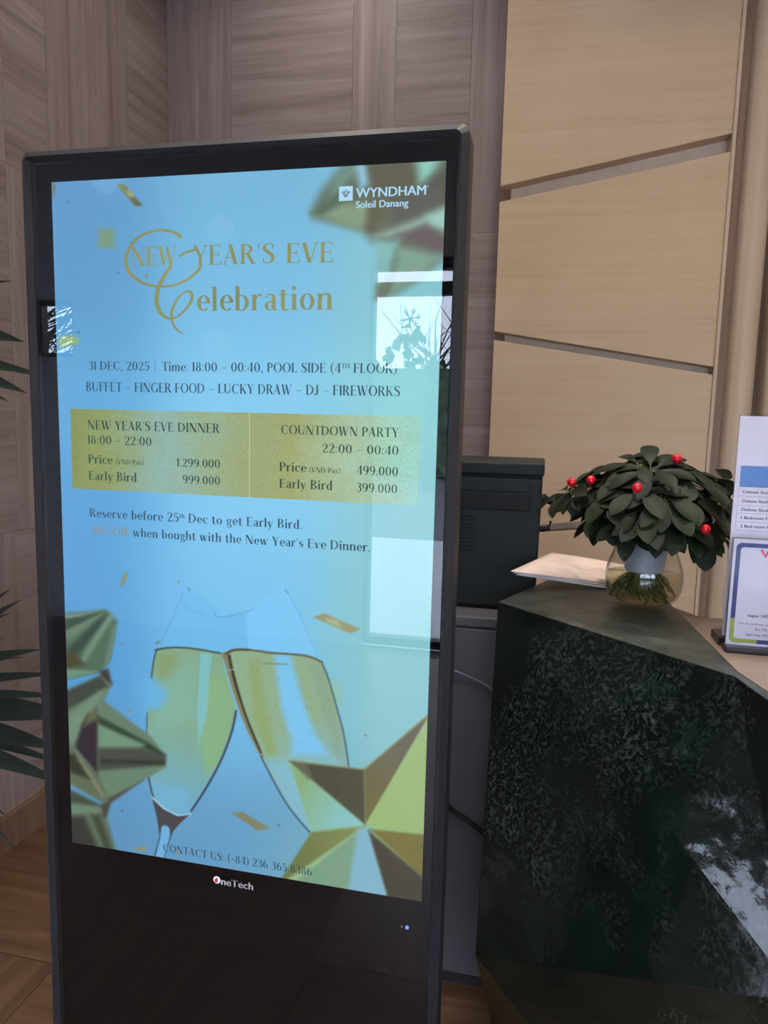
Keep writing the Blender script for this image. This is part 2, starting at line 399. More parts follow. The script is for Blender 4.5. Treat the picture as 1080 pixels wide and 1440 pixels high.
# ceiling downlights
LENS = emit('lamp lens', (255,226,190), 9.0); TRIMW = simple('white lamp trim', (220,216,210), .4)
def downlight(x, y, label):
    t = thing('ceiling_light', label, 'ceiling light', (x, y, H_CEIL), 'recessed ceiling downlights')
    m = MB(); m.lathe([(.062,-.0005),(.078,-.008),(.082,-.0005)], (x,y,H_CEIL), 32); m.build('trim_ring', TRIMW, t, True)
    m = MB(); m.lathe([(.0005,-.003),(.061,-.003)], (x,y,H_CEIL), 32); m.build('lens', LENS, t)
    l = bpy.data.lights.new('downlight_beam', 'AREA'); l.shape = 'DISK'; l.size = .12; l.energy = LAMP_W; l.color = LAMP_COL; l.spread = 2.2
    lo = bpy.data.objects.new('downlight_beam', l); COL.objects.link(lo); lo.location = (x, y, H_CEIL-.012)
k = 0
for x, nx in ((-.15,'left'),(.85,'middle'),(1.9,'right')):
    for y, ny in ((1.2,'toward the back wall'),(-.3,'above the desk and kiosk line'),(-1.9,'near the entrance glass')):
        downlight(x, y+(.12 if x < 0 else -.45)*(ny[0] == 't'), 'round recessed ceiling downlight in the %s row %s' % (nx, ny))

# ------------------------------------------------------------------ digital kiosk
kx0, kx1, kz1 = -.041, .5565, 1.679
KZ0 = .045
kiosk = thing('digital_signage_kiosk', 'tall black floor-standing display kiosk showing a blue and gold party poster', 'display kiosk', ((kx0+kx1)/2, .02, 0))
def rrect(x0, x1, z0, z1, r, n=5):
    pts = []
    for cx_, cz_, a0 in ((x1-r,z1-r,0),(x0+r,z1-r,90),(x0+r,z0+r,180),(x1-r,z0+r,270)):
        for i in range(n+1):
            a = math.radians(a0+90*i/n); pts.append((cx_+r*math.cos(a), cz_+r*math.sin(a)))
    return pts
def ringxz(pts, y): return [(p[0], y, p[1]) for p in pts]
mb = MB()
o0 = rrect(kx0,kx1,KZ0,kz1,.012); o1 = rrect(kx0+.009,kx1-.009,KZ0+.009,kz1-.009,.008); o2 = rrect(kx0+.014,kx1-.014,KZ0+.014,kz1-.014,.005)
oB = rrect(kx0+.004,kx1-.004,KZ0+.004,kz1-.004,.012)
mb.loft([ringxz(oB,.046), ringxz(o0,.038), ringxz(o0,-.004), ringxz(o1,-.013), ringxz(o2,-.004), ringxz(o2,.004)], False, False)
mb.build('frame', BLK, kiosk)
mb = MB(); mb.box(kx0+.014, kx1-.014, .004, .040, KZ0+.014, kz1-.014); mb.build('backing_panel', BLKG, kiosk)
mb = MB(); mb.loft([ringxz(rrect(kx0+.004,kx1-.004,KZ0+.004,kz1-.004,.012),.0405), ringxz(rrect(kx0+.03,kx1-.03,KZ0+.03,kz1-.03,.02),.062)], True, True)
mb.build('rear_casing', BLK, kiosk)
mb = MB(); mb.box(kx0, kx1, -.16, .2, 0, .012); mb.box(kx0+.02, kx1-.02, .0, .045, .012, KZ0+.004)
mb.build('base_plate', BLK, kiosk, bevel=.003)
mb = MB(); mb.add([(kx0+.0145,-.0045,KZ0+.0145),(kx1-.0145,-.0045,KZ0+.0145),(kx1-.0145,-.0045,kz1-.0145),(kx0+.0145,-.0045,kz1-.0145)], [(0,1,2,3)])
cover = mb.build('cover_glass', KGLASS, kiosk)

# --- the poster on the screen, painted point by point on a fine mesh (soft shapes only; lettering is separate)
SW, SH, SZ = .529, .529*16/9, .70
NU, NV = 330, 586
uu, vv = np.meshgrid(np.linspace(0,SW,NU), np.linspace(0,SH,NV))
W3 = np.stack([uu.ravel(), np.zeros(uu.size), SZ+vv.ravel()], 1)
d = W3-CAM; q = np.stack([d[:,0], d[:,2], -d[:,1]], 1) @ ROT.T
PX = 540+F*q[:,0]/q[:,2]; PY = 720+F*q[:,1]/q[:,2]          # the poster's own layout is measured on the photograph
def bgfield():
    ctrl = [((80,265),(100,158,208)),((350,250),(120,186,222)),((600,235),(135,200,215)),
            ((85,400),(96,160,208)),((350,400),(124,194,234)),((600,400),(140,202,214)),
            ((90,560),(100,172,222)),((350,560),(136,208,246)),((590,560),(146,214,222)),
            ((95,720),(92,164,220)),((350,720),(136,208,248)),((590,720),(146,208,216)),
            ((100,860),(90,160,216)),((320,850),(124,200,246)),((580,860),(142,204,212)),
            ((105,1000),(88,156,212)),((320,1010),(118,192,236)),((580,1010),(138,200,208)),
            ((105,1180),(94,148,190)),((300,1160),(102,160,202)),((500,1200),(120,176,196)),((590,1250),(130,186,196))]
    num = np.zeros((PX.size,3)); den = np.zeros((PX.size,1))
    for (x,y),c in ctrl:
        wgt = np.exp(-(((PX-x)/115)**2+((PY-y)/95)**2))[:,None]+1e-9
        num += wgt*np.array(c,float); den += wgt
    return num/den
IMG = bgfield()
def seg_dist(x, y, a, b):
    ax, ay = a; bx, by = b; dx, dy = bx-ax, by-ay
    t = np.clip(((x-ax)*dx+(y-ay)*dy)/(dx*dx+dy*dy+1e-12), 0, 1)
    return np.hypot(x-ax-t*dx, y-ay-t*dy)
BLUR = 1.0
COOL = True
def cool(c):
    # the panel shows its golds cooler and greener than true gold
    r_, g_, b_ = c
    if b_ >= g_: return c
    r2 = r_*.93; g2 = g_+.45*max(0, r2-g_)+.03*(g_-b_)
    return (r2, g2, b_+.42*(g_-b_))
def poly(pts, col, blur=2.0, alpha=1.0, col2=None, ax=None):
    blur = blur*BLUR
    if COOL: col = cool(col); col2 = cool(col2) if col2 is not None else None
    xs_ = [p[0] for p in pts]; ys_ = [p[1] for p in pts]; pad = blur*2+2
    idx = np.where((PX > min(xs_)-pad)&(PX < max(xs_)+pad)&(PY > min(ys_)-pad)&(PY < max(ys_)+pad))[0]
    if not len(idx): return
    x, y = PX[idx], PY[idx]; ins = np.zeros(len(idx), bool); dist = np.full(len(idx), 1e9); n = len(pts)
    for i in range(n):
        a, b = pts[i], pts[(i+1)%n]; dist = np.minimum(dist, seg_dist(x, y, a, b))
        if a[1] != b[1]:
            c = (a[1] > y) != (b[1] > y); ins ^= c & (x < (b[0]-a[0])*(y-a[1])/(b[1]-a[1])+a[0])
    sd = np.where(ins, dist, -dist); k = np.clip(.5+sd/(2*blur), 0, 1); k = k*k*(3-2*k)*alpha
    c = np.array(col,float)[None]
    if col2 is not None:
        (x0,y0),(x1,y1) = ax; t = np.clip(((x-x0)*(x1-x0)+(y-y0)*(y1-y0))/((x1-x0)**2+(y1-y0)**2), 0, 1)[:,None]
        c = c*(1-t)+np.array(col2,float)[None]*t
    IMG[idx] = IMG[idx]*(1-k[:,None])+c*k[:,None]
def line(pts, wd, col, blur=.9, alpha=1.0):
    ws = wd if isinstance(wd, (list,tuple)) else [wd]*len(pts)
    xs_ = [p[0] for p in pts]; ys_ = [p[1] for p in pts]; pad = max(ws)+blur*2+2
    idx = np.where((PX > min(xs_)-pad)&(PX < max(xs_)+pad)&(PY > min(ys_)-pad)&(PY < max(ys_)+pad))[0]
    x, y = PX[idx], PY[idx]; sd = np.full(len(idx), -1e9)
    for i in range(len(pts)-1): sd = np.maximum(sd, (ws[i]+ws[i+1])/4-seg_dist(x, y, pts[i], pts[i+1]))
    k = np.clip(.5+sd/(2*blur), 0, 1)*alpha
    IMG[idx] = IMG[idx]*(1-k[:,None])+np.array(col,float)[None]*k[:,None]
def smooth(pts, n=6):
    P_ = [np.array(p,float) for p in pts]; out = []
    for i in range(len(P_)-1):
        p0, p1, p2, p3 = P_[max(i-1,0)], P_[i], P_[i+1], P_[min(i+2,len(P_)-1)]
        for k_ in range(n):
            t = k_/n; out.append(tuple(.5*((2*p1)+(-p0+p2)*t+(2*p0-5*p1+4*p2-p3)*t*t+(-p0+3*p1-3*p2+p3)*t**3)))
    out.append(tuple(P_[-1])); return out
# bokeh circles
for cx_, cy_, r_ in ((310,322,20),(305,485,22),(150,250,22),(405,560,26)):
    poly([(cx_+r_*math.cos(a*PI/12), cy_+r_*math.sin(a*PI/12)) for a in range(24)], (150,208,245), 1.5, .22)
# star at the top right
BLUR = 1.5
poly([(438,296),(450,272),(478,238),(500,222),(650,205),(650,365),(622,364),(595,388),(545,418),(531,418),(540,370),(548,345),(522,338),(508,324),(440,306)], (112,112,88), 8)
poly([(472,250),(500,226),(506,240),(462,282)], (128,156,138), 7, .9)
poly([(440,302),(480,286),(515,285),(522,312),(508,324),(480,314)], (146,158,112), 6)
poly([(438,300),(492,260),(500,270),(452,303)], (92,112,86), 5)
poly([(500,230),(516,226),(520,258),(506,266)], (150,200,224), 6)
poly([(516,230),(602,222),(585,258),(560,274),(525,272)], (106,96,72), 7)
poly([(585,226),(624,214),(606,250),(590,256)], (156,208,184), 8)
poly([(606,250),(640,226),(640,300),(590,300)], (96,92,80), 7)
poly([(545,262),(622,268),(622,306),(556,324)], (104,98,86), 8)
poly([(520,282),(545,280),(525,330),(512,322)], (110,95,66), 5, .8)
poly([(526,332),(596,304),(615,308),(560,334)], (162,182,160), 6)
poly([(600,302),(640,284),(640,330),(605,318)], (176,205,190), 7)
poly([(556,330),(600,318),(640,345),(640,362)], (108,96,100), 7)
poly([(530,340),(560,340),(546,392),(532,404)], (146,190,186), 6)
poly([(560,346),(622,360),(592,388),(548,414)], (144,168,140), 7)
poly([(530,402),(546,392),(540,420),(530,420)], (128,128,100), 5)
# confetti
BLUR = 1.0
poly([(163,259),(175,259),(201,289),(190,290)], (150,150,70), 1.5, 1, (110,95,66), ((163,259),(198,290)))
poly([(176,268),(184,268),(190,277),(182,277)], (172,172,90), 2)
poly([(139,322),(160,322),(161,348),(138,348)], (134,156,110), 6)
poly([(83,474),(100,471),(113,478),(108,484),(90,488),(82,487)], (160,176,78), 3)
poly([(73,256),(79,262),(76,276),(73,282)], (128,124,100), 2)
poly([(118,251),(126,251),(122,256)], (140,150,80), 1.5)
for p_, c_ in (([(168,826),(174,806),(181,805),(175,820)],(150,145,95)), ([(440,868),(456,862),(508,885),(492,891)],(170,158,98)),
               ([(325,1143),(342,1142),(380,1165),(362,1168)],(140,134,92)), ([(188,1195),(196,1190),(209,1191),(202,1197)],(150,150,96)),
               ([(250,815),(254,818),(250,820)],(150,150,90)), ([(264,826),(268,829),(266,831)],(90,110,120)), ([(217,906),(223,901),(227,902),(222,906)],(120,126,90)),
               ([(169,906),(174,905),(172,908)],(120,130,110)), ([(178,1000),(182,997),(186,999),(182,1002)],(140,150,120)), ([(246,1196),(254,1196),(250,1201)],(170,156,80)),
               ([(305,1222),(330,1222),(325,1228),(308,1226)],(150,145,90)), ([(206,384),(208,386),(206,394),(204,388)],(150,150,90))):
    poly(p_, c_, 1.3)
poly([(458,870),(476,872),(480,882),(462,876)], (190,196,140), 3, .8)
poly([(463,955),(478,960),(484,985),(476,996),(464,975)], (160,196,160), 6, .7)
for x_, y_ in ((95,284),(166,384),(110,467),(165,1009),(172,1140),(392,1160),(514,1034)): line([(x_-.8,y_),(x_+.8,y_+.5)], 1.4, (60,80,90))
# champagne flutes
poly([(257,834),(280,838),(310,860),(311,918),(219,912)], (112,190,240), 3, .55)
line([(257,834),(243,868),(226,905)], 1.2, (92,160,205), .8, .8)
line(smooth([(255,846),(268,858),(286,864)]), 1, (92,160,205), .8, .7)
poly([(303,863),(330,866),(404,822),(420,860),(450,926),(313,917)], (130,206,254), 5, .75)
poly([(303,866),(346,862),(349,914),(312,916)], (112,188,236), 1.5, .7)
line(smooth([(303,862),(304,867),(320,867),(340,862),(357,856)]), 1.3, (88,152,196), .8, .8)
line([(404,830),(425,872),(447,925)], 1.2, (110,178,215), .8, .8)
line([(401,829),(405,834)], 1.5, (100,140,170))
L1 = smooth([(219,915),(236,911),(262,911),(290,915),(312,920)])+smooth([(318,950),(331,1000),(324,1032),(308,1073),(287,1111),(266,1145)])+smooth([(244,1144),(219,1127),(213,1117),(209,1093),(206,1030),(208,980),(215,940)])
poly(L1, (146,172,124), 1.3, 1, (112,176,205), ((270,1010),(235,1135)))
poly([(285,960),(315,945),(330,1000),(308,1073),(290,1090),(280,1040)], (148,180,102), 8, .9)
poly([(222,920),(250,918),(245,950),(222,960)], (146,158,76), 8, .7)
poly([(228,958),(275,930),(276,1010),(215,1030)], (140,184,158), 10, .7)
poly([(200,952),(217,952),(236,975),(226,996),(202,1000)], (104,182,232), 9, .95)
poly([(282,918),(299,920),(294,950),(292,1000),(279,1050),(277,1000)], (130,196,204), 2, .9)
poly([(215,1100),(262,1110),(264,1144),(244,1143),(218,1126)], (116,180,216), 9, .8)
line(smooth([(219,914),(236,911),(262,911),(290,915),(311,919)]), [2.6]*4+[2.2]*21, (62,66,62), .8)
line(smooth([(220,914),(216,930),(213,953)]), 2.0, (70,76,76), .9)
line([(207,1003),(206,1036)], 1.8, (80,100,120), .9)
line(smooth([(209,1093),(213,1112),(216,1122)]), 2.2, (60,66,80), .9)
line(smooth([(332,1000),(325,1032),(309,1073),(288,1111),(269,1140)]), 3.0, (52,70,100), 1.0)
line(smooth([(214,1121),(230,1136),(250,1146),(268,1145)]), 2, (170,215,240), .8)
poly([(214,1123),(230,1138),(250,1148),(266,1146),(252,1159),(243,1170),(239,1182),(239,1166),(235,1161),(230,1160),(227,1163),(225,1180),(221,1152)], (74,74,80), .9)
line([(224.5,1178),(217,1206)], 1.5, (50,66,84), .8); line([(239.5,1176),(229,1210)], 1.5, (50,66,84), .8)
poly([(228,1163),(237,1163),(239,1176),(230,1207),(219,1204),(225,1180)], (118,182,228), 1, .9)
R1 = smooth([(313,917),(328,914),(352,913),(381,917),(422,920),(440,924),(452,930)])+smooth([(462,955),(475,1000),(484,1035),(492,1090)])+[(440,1172)]+smooth([(436,1171),(410,1140),(390,1108),(367,1064),(343,1015),(325,960)])
poly(R1, (158,176,122), 1.2, 1, (132,188,206), ((380,1020),(415,1120)))
poly([(350,928),(364,926),(374,1000),(390,1060),(376,1064),(358,1010)], (156,166,66), 6, .8)
poly([(385,920),(408,920),(426,985),(442,1030),(462,1062),(410,1062),(410,1040),(396,1000)], (126,202,248), 7, .95)
poly([(370,1070),(470,1068),(450,1100),(420,1130),(400,1110)], (132,192,214), 10, .7)
poly([(436,935),(452,935),(480,1030),(488,1080),(470,1060)], (150,165,130), 6, .6)
line(smooth([(316,921),(327,960),(345,1015),(369,1064)]), [8,7]+[6]*8+[5]*8+[2], (136,128,98), 1.2)
line(smooth([(322,922),(331,960),(347,1010),(367,1058)]), [4]*9+[3]*9+[1.5], (56,56,42), .9)
line(smooth([(367,1064),(390,1108),(410,1140),(437,1172)]), 2.2, (56,82,104), .9)
line(smooth([(318,919),(330,914),(352,914),(381,918),(422,921),(440,925),(452,931)]), [3.5]*12+[2.4]*25, (92,80,58), .9)
line(smooth([(452,930),(462,955),(475,1000),(484,1035),(491,1082)]), 2.0, (66,88,104), .9)
line([(316,943),(334,941)], 1.2, (150,190,180), .8); line([(371,933),(404,934)], 2, (120,136,96), 1.2, .8)
for _ in range(26): x_, y_ = rng.uniform(345,470), rng.uniform(940,1060); line([(x_,y_),(x_+.6,y_+.6)], 1.0, (80,104,92), .7, .6)
# stars on the left
BLUR = 1.5
poly([(85,866),(94,862),(149,857),(165,873),(155,930),(141,946),(96,955),(85,955)], (92,112,82), 2.5)
poly([(85,866),(146,858),(97,874),(85,878)], (126,150,116), 2); poly([(85,888),(148,861),(98,900)], (116,132,100), 2.5)
poly([(152,860),(160,868),(120,930),(110,934)], (124,144,116), 3); poly([(148,862),(153,864),(112,918),(96,922),(96,912)], (62,80,58), 3)
poly([(85,872),(147,859),(97,884),(85,888)], (70,88,64), 2); poly([(90,915),(108,920),(120,936),(90,940)], (84,72,40), 4)
poly([(158,880),(164,880),(155,930),(146,936)], (116,140,116), 2.5, .8)
poly([(85,941),(140,944),(96,954),(85,956)], (120,148,110), 2)
poly([(140,944),(152,940),(158,962),(150,968)], (72,62,58), 2.5)
poly([(88,974),(141,950),(157,963),(145,988),(137,1000),(137,1014),(106,1052),(90,1058)], (110,124,94), 2.5)
poly([(88,974),(142,950),(152,966),(92,1000)], (72,76,64), 3); poly([(92,1010),(140,972),(148,970),(110,1040),(98,1046)], (124,142,106), 4)
poly([(145,986),(150,988),(212,1036),(233,1062),(233,1078),(157,1124),(150,1124),(130,1090),(132,1010)], (112,128,92), 2.5)
poly([(115,1019),(124,1004),(137,1010),(138,1092),(105,1052)], (52,46,54), 3)
poly([(124,1004),(137,992),(139,1010),(118,1022)], (104,106,58), 3)
poly([(137,1006),(212,1046),(233,1062),(226,1064),(139,1018)], (54,70,48), 2.5)
poly([(139,1020),(204,1047),(196,1051),(139,1050)], (122,150,108), 3)
poly([(138,1052),(200,1052),(233,1064),(232,1076),(138,1084)], (78,78,66), 3); poly([(142,1067),(232,1070),(230,1075),(142,1074)], (58,62,50), 2)
poly([(138,1086),(228,1080),(160,1118),(148,1116)], (112,134,98), 3)
poly([(152,1122),(200,1098),(158,1128),(150,1132)], (92,84,74), 2)
poly([(88,1048),(106,1052),(138,1090),(152,1122),(146,1130),(88,1096)], (106,110,74), 2.5); poly([(106,1056),(148,1118),(144,1122),(112,1072)], (136,130,92), 2)
poly([(90,1062),(104,1060),(126,1096),(100,1086)], (56,58,40), 3)
poly([(90,1110),(102,1112),(146,1136),(156,1126),(150,1148),(162,1192),(164,1200),(90,1190)], (102,112,82), 2.5)
poly([(90,1112),(104,1114),(144,1134),(100,1128)], (72,78,60), 3); poly([(90,1130),(142,1136),(146,1142),(90,1146)], (118,134,100), 3)
poly([(90,1148),(118,1148),(140,1196),(90,1192)], (62,60,54), 4); poly([(128,1146),(140,1146),(158,1196),(148,1196)], (72,76,52), 3)
poly([(142,1132),(156,1124),(150,1146),(146,1150)], (78,66,62), 3)
# big star at the bottom right
BLUR = 1.25; COOL = False
poly([(407,1070),(512,1083),(608,1000),(640,1000),(640,1290),(385,1260),(402,1234),(438,1169)], (150,190,140), 2)
poly([(407,1070),(514,1160),(438,1169)], (140,178,128), 2.5, 1, (138,198,200), ((415,1115),(480,1150)))
poly([(438,1170),(514,1162),(503,1168),(402,1238),(380,1260),(395,1236)], (112,124,78), 2.5, 1, (134,146,92), ((420,1200),(500,1166)))
poly([(505,1168),(514,1162),(502,1244),(490,1262),(408,1245)], (126,164,138), 3)
poly([(503,1165),(522,1163),(550,1270),(488,1262)], (132,184,204), 4)
poly([(407,1070),(512,1082),(514,1160)], (79,80,65), 2)
poly([(410,1070),(430,1073),(440,1095),(432,1096)], (112,114,100), 3, .7)
poly([(512,1082),(606,1002),(514,1160)], (112,108,64), 2, 1, (102,100,84), ((515,1130),(570,1050)))
poly([(606,1003),(640,1000),(640,1178),(560,1168),(514,1160)], (155,187,121), 2)
poly([(520,1166),(640,1178),(640,1275)], (120,115,58), 2.5)
poly([(518,1168),(640,1272),(640,1290),(546,1265)], (71,67,54), 2.5)
line([(407,1070),(512,1082),(606,1002)], 2.5, (160,156,100), 1.6, .5)

me = bpy.data.meshes.new('screen')
ii = np.arange(NU*NV).reshape(NV, NU)
quads = np.stack([ii[:-1,:-1], ii[:-1,1:], ii[1:,1:], ii[1:,:-1]], -1).reshape(-1, 4)
me.vertices.add(NU*NV); me.vertices.foreach_set('co', W3.ravel())
me.loops.add(quads.size); me.loops.foreach_set('vertex_index', quads.ravel().astype(np.int32))
me.polygons.add(len(quads)); me.polygons.foreach_set('loop_start', np.arange(0, quads.size, 4, dtype=np.int32))
me.update(calc_edges=True)
ca = me.color_attributes.new('picture', 'FLOAT_COLOR', 'POINT')
c = np.clip(IMG,0,255)/255.; c = np.where(c <= .04045, c/12.92, ((c+.055)/1.055)**2.4)
ca.data.foreach_set('color', np.concatenate([c, np.ones((len(c),1))], 1).ravel().astype(np.float32))
SCR, nt, out = new_mat('lit screen'); e = N(nt, 'ShaderNodeEmission'); a = N(nt, 'ShaderNodeAttribute', attribute_name='picture')
SCREEN_GAIN = 1.0
e.inputs[1].default_value = SCREEN_GAIN
nt.links.new(a.outputs['Color'], e.inputs[0]); nt.links.new(e.outputs[0], out.inputs[0]); SCR.cycles.emission_sampling = 'NONE'
me.materials.append(SCR)
screen = bpy.data.objects.new('screen', me); COL.objects.link(screen); screen.parent = kiosk; screen.location = -kiosk.location
screen['label'] = 'lit screen with a blue and gold party poster'

def SP(px, py, y=-.0008): p = at(px, py, 1, 0.0); return (p[0], y, p[2])

# ------------------------------------------------------------------ a high-contrast serif alphabet drawn stroke by stroke
T, t = .155, .044
def ribbon(pts, ws):
    pts = [np.array(p,float) for p in pts]; polys = []; L, R = [], []
    for i, p in enumerate(pts):
        d_ = pts[min(i+1,len(pts)-1)]-pts[max(i-1,0)]; d_ = d_/(np.hypot(*d_)+1e-9); n_ = np.array([-d_[1], d_[0]])
        L.append(p+n_*ws[i]/2); R.append(p-n_*ws[i]/2)
    return [[R[i], R[i+1], L[i+1], L[i]] for i in range(len(pts)-1)]
def rib(pts, ws, n=6):
    P_ = smooth(pts, n); k = np.linspace(0, len(ws)-1, len(P_)); return ribbon(P_, np.interp(k, range(len(ws)), ws))
def V(x, y0=0, y1=1, w_=T, s='bt'):
    o = [[(x-w_/2,y0),(x+w_/2,y0),(x+w_/2,y1),(x-w_/2,y1)]]
    for k_ in s:
        if k_ == 'b': o.append([(x-w_/2-.05,y0),(x+w_/2+.05,y0),(x+w_/2+.05,y0+t*.8),(x-w_/2-.05,y0+t*.8)])
        if k_ == 't': o.append([(x-w_/2-.05,y1-t*.8),(x+w_/2+.05,y1-t*.8),(x+w_/2+.05,y1),(x-w_/2-.05,y1)])
        if k_ == 'f': o.append([(x-w_/2-.07,y1-.10),(x-w_/2,y1-.06),(x-w_/2,y1)])
    return o
def H(x0, x1, y, w_=t): return [[(x0,y-w_/2),(x1,y-w_/2),(x1,y+w_/2),(x0,y+w_/2)]]
def D(x0, y0, x1, y1, w_): return [[(x0-w_/2,y0),(x0+w_/2,y0),(x1+w_/2,y1),(x1-w_/2,y1)]]
def A(cx_, cy_, rx, ry, a0, a1, wx=T, wy=t, n=22):
    o = []
    for i in range(n):
        p = []
        for k_, inn in ((i,0),(i+1,0),(i+1,1),(i,1)):
            a_ = math.radians(a0+(a1-a0)*k_/n); p.append((cx_+(rx-inn*wx)*math.cos(a_), cy_+(ry-inn*wy)*math.sin(a_)))
        o.append(p)
    return o
def dot(x, y, r=.08): return [[(x+r*math.cos(a_*PI/5), y+r*math.sin(a_*PI/5)) for a_ in range(10)]]
def tick(x, y, h=.12): return [[(x,y),(x+t,y),(x+t,y+h),(x,y+h)]]
X = .66
